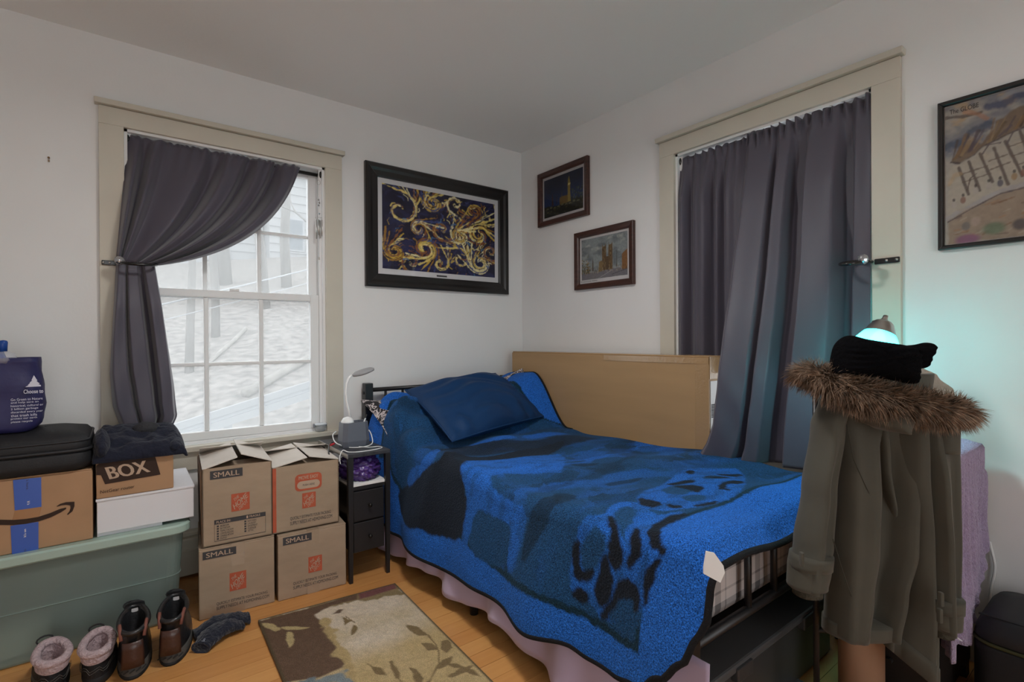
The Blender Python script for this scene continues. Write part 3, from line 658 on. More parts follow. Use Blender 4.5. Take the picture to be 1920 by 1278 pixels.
put_text('Westminster Abbey', f2(0.60, 0.0082, 1.449), (0, -1, 0), (0, 0, 1), 0.14, 0.009, M['ink'], pp, 0.0, 'handwritten_title')

# watercolour of a round timbered playhouse
cv = Canvas(300, 150, 1.40, L(186, 182, 174))
def g(x, y):                                  # sketch coordinates -> sheet
    yt = 265-(x-140)*0.29; yb = 1147-(x-140)*0.078; return ((x-140)/533*0.425, (yb-y)/(yb-yt))
sky = smst(0.50, 0.62, cv.V)
cv.blend(np.clip((fbm(cv.U*2+cv.V, cv.V*3, 22, 4)-0.36)*2.6, 0, 0.75)*sky, L(120, 126, 142)); cv.blend(np.clip((fbm(cv.U*2+cv.V, cv.V*3, 31, 5)-0.55)*4, 0, 0.8)*sky, L(202, 178, 142))
def gs(pts, w, col, op=0.85, soft=0.7, rag=0.5, seed=1): cv.stroke([g(*q) for q in pts], w, col, soft, op, seed, rag)
def gp(pts, col, op=0.85, rag=0.015, seed=1): cv.poly([g(*q) for q in pts], col, 0.008, op, rag, seed)
gs([(150, 520), (220, 480), (300, 420), (420, 370)], 0.050, L(82, 96, 120)); gs([(160, 470), (240, 440), (300, 380), (380, 345)], 0.030, L(150, 152, 156)); gs([(150, 330), (260, 320), (380, 290)], 0.016, L(110, 100, 96))
gs([(420, 250), (520, 235), (600, 190), (700, 150), (1100, 60)], 0.035, L(84, 92, 122)); gs([(500, 200), (580, 150), (673, 140)], 0.022, L(164, 166, 172)); gs([(280, 285), (360, 300), (420, 330)], 0.02, L(196, 146, 112), 0.6)
gp([(180, 615), (235, 520), (350, 488), (385, 505), (480, 355), (560, 290), (680, 235), (1200, 100), (1700, 60), (1700, 320), (1100, 300), (680, 372), (540, 442), (390, 515), (340, 562), (240, 625)], L(132, 112, 90))
for k in range(70):
    x = rs.uniform(210, 1500); t_ = (x-210)/460; yb_ = 600-230*min(t_, 1.0)-60*max(0, t_-1); gs([(x+rs.uniform(10, 60), yb_-rs.uniform(60, 150)), (x-20, yb_)], rs.uniform(0.006, 0.014), rs.choice([L(96, 80, 66), L(170, 146, 112), L(104, 92, 104), L(146, 118, 88)]), 0.6, seed=k)
gs([(180, 615), (240, 622), (340, 565), (390, 515), (540, 442), (680, 372), (1100, 290)], 0.010, L(84, 72, 78))
gp([(160, 960), (170, 640), (240, 628), (340, 568), (390, 520), (540, 448), (680, 378), (1100, 300), (1700, 300), (1700, 700), (1100, 720), (680, 755), (500, 800), (320, 890)], L(196, 190, 176), 0.75)
for x0, y0, x1, y1 in ((235, 650, 298, 825), (300, 610, 372, 800), (372, 560, 452, 745), (462, 525, 548, 765), (532, 482, 632, 712), (620, 420, 700, 690), (740, 390, 830, 680), (860, 370, 960, 670), (980, 350, 1090, 660), (1110, 330, 1230, 650)): gs([(x0, y0), (x1, y1)], 0.012, L(104, 92, 88), 0.85, 0.6, 0.3)
for x0, y0, x1, y1 in ((245, 695, 420, 640), (260, 745, 440, 690), (430, 610, 540, 570), (440, 665, 560, 620), (550, 520, 690, 470), (570, 580, 700, 540), (600, 640, 720, 600), (700, 560, 1250, 450), (720, 620, 1250, 540)): gs([(x0, y0), (x1, y1)], 0.0065, L(122, 108, 100), 0.8, 0.6, 0.3)
gs([(390, 560), (430, 500), (500, 490)], 0.008, L(110, 100, 104)); gs([(540, 500), (580, 420), (640, 400)], 0.008, L(110, 100, 104)); gs([(290, 800), (310, 720), (350, 690)], 0.006, L(110, 98, 92)); gs([(165, 760), (200, 700), (245, 690)], 0.02, L(200, 172, 130), 0.5)
gp([(165, 985), (320, 905), (500, 815), (680, 768), (1100, 735), (1700, 720), (1700, 1000), (673, 1100), (165, 1140)], L(166, 148, 128), 0.8)
gs([(160, 975), (320, 895), (500, 805), (680, 760), (1100, 728), (1700, 715)], 0.022, L(184, 182, 184)); gs([(160, 1000), (320, 915), (500, 825), (680, 782), (1100, 745)], 0.007, L(104, 96, 102))
for k in range(90): x = rs.uniform(180, 1400); y = rs.uniform(880, 1100)+max(0, 400-x)*0.15; gs([(x, y), (x+rs.uniform(30, 90), y-rs.uniform(5, 35))], rs.uniform(0.006, 0.012), rs.choice([L(142, 110, 88), L(188, 178, 164), L(116, 100, 96), L(178, 142, 112)]), 0.6, seed=k)
for x, y in ((200, 890), (262, 860), (345, 800), (430, 770), (500, 755), (585, 715), (640, 690), (740, 700), (830, 690), (930, 685), (1030, 680)):
    c0 = g(x, y); cv.dab(c0[0], c0[1], 0.018, 0.030, rs.choice([L(150, 110, 98), L(92, 92, 112), L(192, 186, 180), L(170, 140, 104)]), 0.8); cv.dab(c0[0], c0[1]+0.035, 0.010, 0.014, L(74, 68, 70), 0.8)
for x, y, rx, ry, c in ((290, 1115, 0.085, 0.045, L(150, 104, 140)), (460, 1050, 0.075, 0.055, L(122, 142, 118)), (280, 1030, 0.030, 0.040, L(130, 128, 126)), (345, 1000, 0.034, 0.042, L(188, 172, 162)), (620, 1030, 0.05, 0.05, L(96, 92, 96)), (800, 1020, 0.07, 0.06, L(160, 118, 104)), (1000, 1010, 0.07, 0.06, L(104, 116, 144))):
    c0 = g(x, y); cv.dab(c0[0], c0[1], rx, ry, c, 0.85, 0, 0.5)
cv.grain(0.12, 14, 40)
pp, q = picture('framed_watercolour', 'thin black-framed watercolour of a timbered playhouse at the right edge', f2, 2.357, 3.075, 1.402, 1.915, 0.016, 0.022, M['frame_black'], (0.002, 0.002, 0.002, 0.002), cv, PROF_T)
put_text('The GLOBE', f2(2.388, 0.0082, 1.868), (0, -1, 0), (0, 0.02, 1), 0.075, 0.016, M['ink'], pp, 0.0, 'brush_lettering')
# ------------------------------------------------------------------ bed
BX0, BX1, BY0, BY1 = -1.18, -0.21, -0.06, -2.125
bed = thing('bed', 'black metal twin bed frame with barred headboard and footboard', 'bed', ((BX0+BX1)/2, -1.1, 0))
def bar(p, q, r=0.011, n=10): return MB().tube([p, q], r, n)
for x in (BX0, BX1):
    MB().box(x-0.024, x+0.024, BY0-0.024, BY0+0.024, 0, 0.855).build('headboard_post', M['black_metal'], bed, bevel=0.004)
    MB().box(x-0.022, x+0.022, BY1-0.022, BY1+0.022, 0, 0.555).build('footboard_post', M['black_metal'], bed, bevel=0.004)
for z in (0.815, 0.60): bar((BX0, BY0, z), (BX1, BY0, z), 0.0125).build('headboard_rail', M['black_metal'], bed, smooth=True)
for z in (0.545, 0.33): bar((BX0, BY1, z), (BX1, BY1, z), 0.014).build('footboard_rail', M['black_metal'], bed, smooth=True)
for k in range(1, 9):
    x = BX0+(BX1-BX0)*k/9
    bar((x, BY0, 0.60), (x, BY0, 0.815), 0.008, 8).build('spindle', M['black_metal'], bed, smooth=True)
for x in (-0.888, -0.735, -0.59, -0.45, -0.315):
    bar((x, BY1, 0.33), (x, BY1, 0.545), 0.0105, 8).build('spindle', M['black_metal'], bed, smooth=True)
for x in (BX0, BX1): MB().box(x-0.015, x+0.015, BY1, BY0, 0.27, 0.33).build('side_rail', M['black_metal'], bed, bevel=0.003)
for k in range(11):
    y = BY0-0.12-k*0.19; MB().box(BX0, BX1, y-0.02, y+0.02, 0.30, 0.315).build('slat', M['black_metal'], bed)
for x, y in ((BX0+0.005, -1.148), (BX1, -1.148), (-0.70, -1.148)): bar((x, y, 0), (x, y, 0.30), 0.017).build('centre_leg', M['black_metal'], bed, smooth=True)
MB().box(BX0, BX1, -1.165, -1.131, 0.27, 0.30).build('cross_rail', M['black_metal'], bed)
MB().tube([(BX0-0.03, BY0, 0.80), (BX0-0.015, BY0, 0.80)], 0.008, 8).build('bolt', M['black_metal'], bed)

# plaid mattress
mt, nt, b = new_mat('grey_plaid_ticking'); tc = nt.nodes.new('ShaderNodeTexCoord'); sx = nt.nodes.new('ShaderNodeSeparateXYZ'); nt.links.new(tc.outputs['Object'], sx.inputs[0])
def band(src, period, lo, hi, off=0.0):
    a = nt.nodes.new('ShaderNodeMath'); a.operation = 'MULTIPLY_ADD'; a.inputs[1].default_value = 1/period; a.inputs[2].default_value = off; nt.links.new(src, a.inputs[0])
    f_ = nt.nodes.new('ShaderNodeMath'); f_.operation = 'FRACT'; nt.links.new(a.outputs[0], f_.inputs[0])
    c = nt.nodes.new('ShaderNodeMath'); c.operation = 'COMPARE'; c.inputs[1].default_value = (lo+hi)/2; c.inputs[2].default_value = (hi-lo)/2; nt.links.new(f_.outputs[0], c.inputs[0]); return c.outputs[0]
tot = None
for src, per, lo, hi, w_, off in ((sx.outputs[0], .11, .15, .42, .42, 0), (sx.outputs[0], .11, .62, .68, .3, 0), (sx.outputs[2], .12, .15, .48, .42, .1), (sx.outputs[2], .12, .70, .76, .3, .1)):
    k = nt.nodes.new('ShaderNodeMath'); k.operation = 'MULTIPLY'; k.inputs[1].default_value = w_; nt.links.new(band(src, per, lo, hi, off), k.inputs[0])
    if tot is None: tot = k.outputs[0]
    else:
        s_ = nt.nodes.new('ShaderNodeMath'); s_.operation = 'ADD'; nt.links.new(tot, s_.inputs[0]); nt.links.new(k.outputs[0], s_.inputs[1]); tot = s_.outputs[0]
cr = nt.nodes.new('ShaderNodeValToRGB'); cr.color_ramp.elements[0].color = (0.62, 0.56, 0.54, 1); cr.color_ramp.elements[1].color = (0.05, 0.05, 0.055, 1)
nt.links.new(tot, cr.inputs[0]); nt.links.new(cr.outputs[0], b.inputs['Base Color']); b.inputs['Roughness'].default_value = 0.9
M['plaid'] = mt
props(MB().box(BX0+0.03, BX1-0.01, BY1+0.035, BY0-0.03, 0.318, 0.548).build('mattress', M['plaid'], bevel=0.03, bseg=3), 'white and grey plaid mattress showing through the footboard bars', 'mattress')

# lavender bed sheet hanging below the blanket
M['lavender_sheet'] = mat('lavender_sheet', (0.47, 0.375, 0.52), 0.75, sheen=0.2)
SB = [(.25, .02), (.4, .03), (.9, .075), (1.09, .052), (1.25, .075), (1.4, .097), (1.5, .055), (1.71, .045), (1.9, .03), (2.21, .03)]
nu, nv = 170, 16; P = np.zeros((nu, nv, 3))
for i in range(nu):
    s = 0.27+1.93*i/(nu-1); zb = float(interp_s(SB, s))
    for j in range(nv):
        k = j/(nv-1); z = 0.34+(zb-0.34)*k
        P[i, j] = (-1.203-0.004-(0.016*math.sin(s*19)+0.010*math.sin(s*37+1)+0.012)*k-0.012*k, -s, z)
sh = props(MB().grid(P).build('bed_sheet', M['lavender_sheet'], smooth=True, solid=0.003), 'lavender sheet edge hanging below the blue blanket', 'bed sheet')

# dark storage box under the foot of the bed
sb = thing('under_bed_box', 'dark grey storage box pushed under the foot of the bed', 'storage box', (-0.70, -1.92, 0))
M['dark_plastic'] = mat('dark_grey_plastic', (0.045, 0.045, 0.047), 0.35, spec=0.5)
MB().box(-1.13, -0.33, -2.13, -1.62, 0.003, 0.20).build('body', M['dark_plastic'], sb, bevel=0.012)
MB().box(-1.145, -0.315, -2.145, -1.61, 0.20, 0.225).build('lid', mat('grey_plastic_lid', (0.085, 0.085, 0.088), 0.35), sb, bevel=0.006)
for x in (-0.95, -0.55): MB().box(x-0.04, x+0.04, -2.152, -2.128, 0.175, 0.215).build('latch', M['dark_plastic'], sb, bevel=0.004)

# ------------------------------------------------------------------ blanket with its animal-print pattern
PAT = \
[('K',[(1.136,0.666),(1.115,0.739),(1.038,0.809),(1.0,0.93),(0.927,0.881),(0.854,0.965),(0.654,0.998),(0.299,0.958),(0.351,1.013),(0.56,1.101),(0.895,1.028),(0.975,1.075),(1.027,1.134),(1.065,1.141),(1.08,1.177),(1.229,1.161),(1.255,0.944),(1.278,0.643),(1.232,0.577)]),
('B',[(1.019,1.134),(0.957,1.046),(0.868,1.026),(0.622,1.103),(0.409,1.086),(0.703,1.396),(0.77,1.342),(0.893,1.243),(0.982,1.266),(1.0,1.404),(1.0,1.491),(1.023,1.529),(1.062,1.534),(1.197,1.511),(1.206,1.472),(1.13,1.461),(1.078,1.462),(1.061,1.421),(1.07,1.341),(1.078,1.235),(1.234,1.212),(1.245,1.161),(1.08,1.177)]),
('T',[(1.08,1.241),(1.074,1.341),(1.066,1.427),(1.083,1.456),(1.205,1.466),(1.241,1.212)]),
('B',[(1.119,0.656),(1.07,0.667),(1.01,0.79),(0.915,0.759),(0.922,0.808),(1.0,0.894),(1.038,0.809),(1.111,0.739),(1.129,0.698)]),
('D',[(1.059,1.545),(0.972,1.564),(0.883,1.577),(0.944,1.641),(1.013,1.646),(1.069,1.617),(1.139,1.575),(1.156,1.544)]),
('B',[(1.117,1.757),(1.021,1.777),(0.975,1.787),(0.96,1.833),(0.895,1.798),(0.84,1.806),(0.822,1.856),(0.842,1.91),(0.853,1.95),(0.774,1.997),(1.018,2.079),(1.139,2.047),(1.163,2.008),(1.218,1.883),(1.187,1.843),(1.184,1.769)]),
('T',[(1.053,1.789),(1.0,1.826),(0.988,1.835),(1.014,1.89),(1.062,1.872),(1.112,1.837),(1.111,1.801)]),
('T',[(0.939,1.849),(0.864,1.832),(0.857,1.872),(0.917,1.915),(0.987,1.934),(1.01,1.959),(1.0,1.949)]),
('T',[(1.126,1.948),(1.121,1.994),(1.151,2.009),(1.151,2.037),(1.194,2.018),(1.191,1.948),(1.205,1.905)]),
('K',[(1.06,1.767),(1.042,1.783),(1.099,1.783),(1.128,1.801),(1.099,1.849),(1.138,1.825),(1.139,1.782),(1.104,1.767)]),
('K',[(1.0,1.909),(0.946,1.844),(0.961,1.88),(1.029,1.949),(1.077,1.928),(1.061,1.901),(1.02,1.898)]),
('K',[(1.019,1.98),(0.988,1.962),(0.957,1.958),(1.01,2.009),(1.057,1.974),(1.044,1.964)]),
('K',[(1.0,2.034),(0.937,1.988),(0.853,1.981),(0.796,2.011),(0.863,2.018),(0.93,2.007),(1.0,2.066),(1.003,2.079),(1.015,2.066),(1.0,2.057)]),
('K',[(1.045,1.884),(1.083,1.898),(1.113,1.919),(1.155,1.905),(1.182,1.872),(1.16,1.857),(1.124,1.863)]),
('K',[(1.102,1.938),(1.086,1.964),(1.096,1.999),(1.132,2.016),(1.151,2.009),(1.121,1.994),(1.126,1.948),(1.169,1.922),(1.212,1.888),(1.197,1.883),(1.147,1.927)]),
('K',[(1.051,2.038),(1.022,2.066),(1.048,2.056),(1.093,2.038),(1.131,2.04),(1.104,2.028),(1.074,2.026)]),
('K',[(1.186,1.776),(1.166,1.795),(1.168,1.825),(1.186,1.834),(1.192,1.807)]),
('B',[(0.848,1.871),(0.767,1.806),(0.588,1.756),(0.345,1.69),(0.239,1.715),(0.114,1.816),(0.485,2.012),(0.631,2.008),(0.751,1.982),(0.814,1.948)]),
('T',[(0.657,1.813),(0.555,1.782),(0.51,1.819),(0.567,1.884),(0.644,1.885),(0.678,1.857)]),
('T',[(0.675,1.9),(0.611,1.901),(0.583,1.933),(0.642,1.964),(0.691,1.943)]),
('T',[(0.418,1.82),(0.372,1.857),(0.3,1.863),(0.296,1.813),(0.355,1.793)]),
('K',[(0.786,1.83),(0.785,1.867),(0.778,1.909),(0.818,1.903),(0.824,1.863)]),
('K',[(0.766,1.919),(0.75,1.966),(0.78,1.95)]),
('K',[(0.54,1.759),(0.456,1.789),(0.461,1.823),(0.544,1.787)]),
('K',[(0.562,1.8),(0.514,1.827),(0.513,1.884),(0.581,1.905),(0.56,1.857)]),
('K',[(0.382,1.798),(0.291,1.858),(0.363,1.852)]),
('K',[(0.355,1.71),(0.323,1.722),(0.385,1.756)]),
('K',[(0.493,1.922),(0.365,1.899),(0.323,1.921),(0.401,1.952),(0.416,1.917),(0.481,1.932),(0.496,1.972)]),
('K',[(0.727,1.976),(0.605,1.993),(0.672,2.002)]),
('K',[(0.294,1.787),(0.18,1.851),(0.257,1.851)]),
('D',[(0.613,1.319),(0.531,1.334),(0.467,1.386),(0.587,1.388)]),
('D',[(0.712,1.609),(0.629,1.6),(0.499,1.623),(0.568,1.648),(0.72,1.651)]),
('D',[(0.889,1.538),(0.861,1.584),(0.881,1.655),(0.967,1.666),(0.969,1.625)])]
ZB = [(.04, .60), (.12, .48), (.22, .36), (.33, .19), (.40, .158), (.72, .158), (1.0, .16), (1.22, .171), (1.45, .19), (1.58, .168), (1.77, .20), (1.84, .187), (1.935, .19), (2.03, .215), (2.10, .276), (2.155, .335), (2.185, .41), (2.21, .46)]
def ztop(x, s):
    r = (x-BX0)/(BX1-BX0)                     # 0 left .. 1 right
    hb = 0.205+0.10*smst(0.72, 1.0, r)
    bump = hb*smst(0.06, 0.16, s)*(1-smst(0.36, 0.68, s))
    und = 0.010*math.sin(5.1*s+2.3*x)+0.007*math.sin(11*s-6*x+1)+0.005*math.sin(17*x+3*s)
    foot = 0.022*smst(1.92, 2.11, s)-0.05*smst(2.145, 2.205, s)
    ridge = 0.018*math.exp(-((s-0.80-0.08*math.sin(4*x))/0.05)**2)*(1-0.6*r)
    return 0.572+bump+und+foot+ridge
NU, NV = 250, 330
P = np.zeros((NV, NU, 3)); PP_ = np.zeros((NV, NU)); SS = np.zeros((NV, NU))
for i in range(NV):
    s = 0.085+2.115*i/(NV-1); zb = float(interp_s(ZB, s)); hang0 = ztop(-1.2, s)
    rad = 0.055+0.10*(1-smst(0.25, 0.6, s))
    wtop = 1.0-rad; arc = rad*PI/2; drop = max(0.02, hang0-rad-zb); tot = wtop+arc+drop
    for j in range(NU):
        p = tot*j/(NU-1)
        if p < wtop:
            x = -0.205-p; z = ztop(x, s); k = 0
        elif p < wtop+arc:
            a = (p-wtop)/rad; x = -0.205-wtop-rad*math.sin(a)*1.0; z = ztop(-0.205-wtop, s)-rad*(1-math.cos(a)); k = 0
        else:
            h = p-wtop-arc; k = h/max(drop, 0.05); x = -0.205-1.0-0.035*min(1, h/0.3); z = ztop(-0.205-wtop, s)-rad-h
            x -= (0.016*math.sin(s*8.5+0.8)+0.010*math.sin(s*15+2))*min(1, h/0.22)+0.016*min(1, h/0.2)
        y = -s
        if s < 0.75:                                   # rumples beside the pillow
            w = 1-smst(0.45, 0.75, s); q = smst(-0.85, -1.15, x)
            z += (0.022*math.sin(30*s+9*x)+0.012*math.sin(52*s-17*x+1))*q*w*(1 if k == 0 else 1-k); x -= 0.018*w*k*math.sin(26*s)
        P[i, j] = (x, y, z); PP_[i, j] = (p if p < wtop else (wtop+(p-wtop)*1.0)); SS[i, j] = s
# pattern coordinates: p across from the wall side, s down the bed
PPc = np.where(PP_ < 0.95, PP_, 0.95+(PP_-0.95)*0.93)
BRI = np.array(L(38, 104, 198, 0.85)); TEA = np.array(L(32, 76, 120, 0.75)); KBL = np.array(L(24, 26, 32, 0.9)); DRK = np.array(L(30, 54, 74, 0.8)); EDGE = np.array(L(20, 50, 66, 0.8))
def sdpoly(pts, X, Y):
    pts = np.array(pts); ins = np.zeros(X.shape, bool); d = np.full(X.shape, 9.0)
    for i in range(len(pts)):
        a = pts[i]; b_ = pts[(i+1) % len(pts)]
        ins ^= ((a[1] > Y) != (b_[1] > Y)) & (X < (b_[0]-a[0])*(Y-a[1])/((b_[1]-a[1]) or 1e-9)+a[0])
        ab = b_-a; t = np.clip(((X-a[0])*ab[0]+(Y-a[1])*ab[1])/max(1e-9, ab@ab), 0, 1); d = np.minimum(d, np.hypot(X-a[0]-t*ab[0], Y-a[1]-t*ab[1]))
    return np.where(ins, -d, d)
Xj = PPc+0.012*(fbm(PPc, SS, 40, 60, 2)-0.5); Yj = SS+0.012*(fbm(PPc, SS, 50, 60, 2)-0.5)
C = np.zeros((NV, NU, 3)); C[:] = BRI
fld = np.minimum(np.minimum(np.minimum(Yj-0.22-0.14*smst(0.85, 1.1, Xj), Xj-0.17+0.6*smst(0.55, 0.8, SS)), 2.02+0.0*Xj-Yj), 1.232-0.05*(1-SS/2)-Xj)
inner = smst(-0.004, 0.004, fld)[..., None]
tone = np.clip((fbm(PPc*1.0, SS*1.6, 61, 6, 4)-0.42)*3.0, 0, 1)[..., None]
fieldc = TEA*(1-0.55*tone)+BRI*0.30*tone*(fbm(PPc, SS, 66, 14, 3)[..., None] > 0.5)+DRK*0.25*tone
C = C*(1-inner)+fieldc*inner
line = smst(0.013, 0.007, np.abs(fld))[..., None]; C = C*(1-line)+EDGE*line
# flowing mane of brush strokes across the bed top
w1 = np.sin(26*(SS-1.08-0.10*np.sin(3.0*PPc))+9*fbm(PPc, SS*2, 71, 9, 3)); reg = smst(0.16, 0.06, np.abs(SS-1.16-0.16*(0.9-PPc)))*smst(0.99, 0.93, PPc)
a = (reg*smst(0.1, 0.5, w1)*0.8)[..., None]; C = C*(1-a)+BRI*a
w2 = np.sin(17*(SS-1.5)+6*PPc+7*fbm(PPc, SS, 73, 6, 3)); a = (0.45*smst(0.35, 0.9, w2)*smst(0.9, 1.2, SS)*smst(1.9, 1.5, SS)*smst(1.02, 0.9, PPc))[..., None]; C = C*(1-a)+BRI*a
w3 = np.sin(13*(SS-1.3)-5*PPc+6*fbm(PPc, SS, 79, 5, 3)); a = (0.5*smst(0.75, 0.98, w3)*smst(0.9, 1.25, SS)*smst(1.85, 1.5, SS)*smst(0.98, 0.85, PPc))[..., None]; C = C*(1-a)+DRK*0.6*a
kk = (smst(0.025, -0.01, np.abs(SS-0.90-0.05*np.sin(5*PPc))-0.075)*smst(1.0, 0.9, PPc)*smst(0.03, 0.15, PPc))[..., None]; C = C*(1-0.85*kk)+KBL*0.85*kk
for ex, ey, ra, rb in ((0.28, 0.80, 0.16, 0.045), (0.62, 0.80, 0.14, 0.035)):
    a = smst(1.1, 0.85, np.hypot((Xj-ex)/ra, (Yj-ey)/rb))[..., None]; C = C*(1-a)+BRI*0.9*a
def chaikin(pts):
    out = []
    for i in range(len(pts)):
        a = np.array(pts[i]); b_ = np.array(pts[(i+1) % len(pts)]); out += [a*0.78+b_*0.22, a*0.22+b_*0.78]
    return out
for kd, pts in PAT:
    sd = sdpoly(chaikin(pts), Xj, Yj)-(0.005 if kd == 'K' else 0.0); a = smst(0.006, -0.004, sd)[..., None]
    col = {'K': KBL, 'B': BRI, 'T': TEA, 'D': DRK*0.55}[kd]
    if kd == 'B': a = a*(0.80 if kd == 'B' else 1)*(0.55+0.45*smst(-0.5, 0.2, np.sin(70*SS+28*PPc+9*fbm(PPc, SS, 83, 14, 2))+2.2*(fbm(PPc, SS, 87, 26, 2)-0.4))[..., None])
    if kd == 'D': a = a*0.75
    C = C*(1-a)+col*a
M['blanket'] = mat_attr('plush_blanket', 0.9, 0.15, sheen=0.10, bump=(160, 0.5), speckle=0.8, sheen_tint=(0.35, 0.6, 1.0))
bl = thing('blanket', 'bright blue plush blanket with black animal-print panel and paw prints', 'blanket', (-0.75, -1.2, 0.16))
MB().grid(P).build('blanket_cloth', M['blanket'], bl, smooth=True, colors=C.reshape(-1, 3), solid=0.012)
# bound black edge: head end of the drop, the hanging edge, the foot end; and the tucked right edge by the pillow
edge = [P[0, j] for j in range(int(NU*0.55), NU, 2)]+[P[i, NU-1] for i in range(1, NV, 2)]+[P[NV-1, j] for j in range(NU-2, 0, -2)]
MB().tube([Vector(q) for q in edge], 0.0095, 8).build('black_binding', mat('black_plush_binding', (0.008, 0.008, 0.010), 0.95, bump=(300, 0.4)), bl, smooth=True)
MB().tube([Vector(P[i, 0]) for i in range(0, int(NV*0.30), 2)], 0.011, 8).build('black_binding', bpy.data.materials['black_plush_binding'], bl, smooth=True)
tg = MB(); tv = [(0, 0), (0.006, 0.036), (0.024, 0.032), (0.044, 0.004), (0.047, -0.012), (0.037, -0.034), (0.0, -0.014)]
o0 = Vector((-1.265, -2.222, 0.590))
tg.add([o0+Rv*a+Vector((0, 0, b_)) for a, b_ in tv]+[o0+Rv*a+Vector((0, 0, b_))+Fv*0.004 for a, b_ in tv], [tuple(range(7)), tuple(range(13, 6, -1))]+[(i, (i+1) % 7, (i+1) % 7+7, i+7) for i in range(7)])
tg.build('care_tag', M['white_plastic'], bl)

# ------------------------------------------------------------------ pillows
def pillow(name, label, c, thick, mt, n=34, pinch=0.06, wr=None, seam=True, group=None):
    """c: four corners (00,10,11,01); a stuffed cushion around their bilinear sheet"""
    c = [np.array(q, float) for q in c]; nrm = np.cross(c[1]-c[0], c[3]-c[0]); nrm /= np.linalg.norm(nrm)
    G = np.zeros((2, n, n, 3))
    for i in range(n):
        for j in range(n):
            u = i/(n-1); v = j/(n-1); uu = u+pinch*math.sin(PI*v)*(0.5-u)*2*0.5*(abs(2*u-1)**2); vv = v+pinch*math.sin(PI*u)*(0.5-v)*2*0.5*(abs(2*v-1)**2)
            p = c[0]*(1-uu)*(1-vv)+c[1]*uu*(1-vv)+c[2]*uu*vv+c[3]*(1-uu)*vv
            h = thick*(max(0, math.sin(PI*u)*math.sin(PI*v)))**0.42
            w = wr(u, v) if wr else 0
            G[0, i, j] = p+nrm*(h*(1+w)+0.001); G[1, i, j] = p-nrm*h*0.8
    mb = MB().grid(G[0]).grid(G[1]); bm = mb
    rim = [tuple(G[0, i, 0]) for i in range(n)]+[tuple(G[0, n-1, j]) for j in range(1, n)]+[tuple(G[0, i, n-1]) for i in range(n-2, -1, -1)]+[tuple(G[0, 0, j]) for j in range(n-2, 0, -1)]
    t = thing(name, label, 'pillow', tuple((c[0]+c[1]+c[2]+c[3])/4), group)
    mb.build('cushion', mt, t, smooth=True)
    if seam: MB().tube(rim, 0.005, 6, closed=True).build('piped_seam', mt, t, smooth=True)
    return t
M['navy'] = mat('navy_satin', (0.006, 0.034, 0.105), 0.55, spec=0.18, bump=(9, 0.25, (1, 3, 1)))
wrk = lambda u, v: 0.55*math.sin(30*u+9*v+3*math.sin(7*u))*max(0, 0.34-v)*1.6+0.10*math.sin(16*u*v+4)+0.07*math.sin(34*v+9*u+2*math.sin(9*u))
pillow('pillow', 'plain navy satin pillow propped on top of the blanket', [(-1.085, -0.835, 0.630), (-0.325, -0.600, 0.645), (-0.43, -0.262, 0.885), (-1.045, -0.265, 0.820)], 0.105, M['navy'], 46, 0.05, wrk)
mt, nt, b = new_mat('damask_print'); tc = nt.nodes.new('ShaderNodeTexCoord'); n1 = nt.nodes.new('ShaderNodeTexNoise'); n1.inputs['Scale'].default_value = 24; n1.inputs['Detail'].default_value = 0.5; n1.inputs['Distortion'].default_value = 1.2
nt.links.new(tc.outputs['Object'], n1.inputs['Vector']); cr = nt.nodes.new('ShaderNodeValToRGB'); cr.color_ramp.interpolation = 'CONSTANT'
cr.color_ramp.elements[0].color = (0.02, 0.016, 0.018, 1); cr.color_ramp.elements[1].position = 0.47; cr.color_ramp.elements[1].color = (0.55, 0.48, 0.48, 1)
e = cr.color_ramp.elements.new(0.56); e.color = (0.02, 0.016, 0.018, 1); e = cr.color_ramp.elements.new(0.64); e.color = (0.5, 0.44, 0.44, 1)
nt.links.new(n1.outputs['Fac'], cr.inputs[0]); nt.links.new(cr.outputs[0], b.inputs['Base Color']); b.inputs['Roughness'].default_value = 0.8
M['damask'] = mt
pillow('pillow', 'black and white scroll-print pillow peeking out beside the desk lamp', [(-1.215, -0.44, 0.60), (-0.78, -0.44, 0.60), (-0.74, -0.125, 0.70), (-1.235, -0.115, 0.765)], 0.05, M['damask'], 26, group='scroll-print pillows under the blanket')
pillow('pillow', 'black and white scroll-print pillow corner poking up by the tall flat box', [(-0.70, -0.44, 0.60), (-0.245, -0.48, 0.62), (-0.205, -0.255, 0.905), (-0.72, -0.125, 0.70)], 0.045, M['damask'], 26, group='scroll-print pillows under the blanket')

# ------------------------------------------------------------------ tall flat carton behind the bed
tv = thing('flat_carton', 'huge flat brown carton standing between the bed and right wall', 'cardboard box', (-0.115, -0.85, 0))
MB().box(-0.19, -0.05, -1.585, -0.124, 0, 1.012).build('carton_body', M['cardboard_tv'], tv, bevel=0.005)
for x0, x1 in ((-0.187, -0.122), (-0.118, -0.055)):
    MB().box(x0, x1, -1.58, -0.13, 1.012, 1.018).build('top_flap', M['cardboard_tv'], tv, bevel=0.002)
MB().box(-0.185, -0.060, -1.45, -0.13, 1.0183, 1.0193).build('packing_tape', M['tape_tan'], tv)
MB().box(-0.1925, -0.1905, -1.584, -0.95, 0.982, 1.0115).build('packing_tape', M['tape_tan'], tv)
MB().box(-0.1932, -0.1905, -1.5865, -1.515, 0.30, 0.981).build('packing_tape', M['tape_tan'], tv)
MB().box(-0.19, -0.06, -1.5885, -1.5862, 0.915, 1.014).build('packing_tape', M['tape_tan'], tv)
lb = MB().box(-0.183, -0.075, -1.5875, -1.5855, 0.66, 0.905).build('shipping_label', M['paper'], tv)
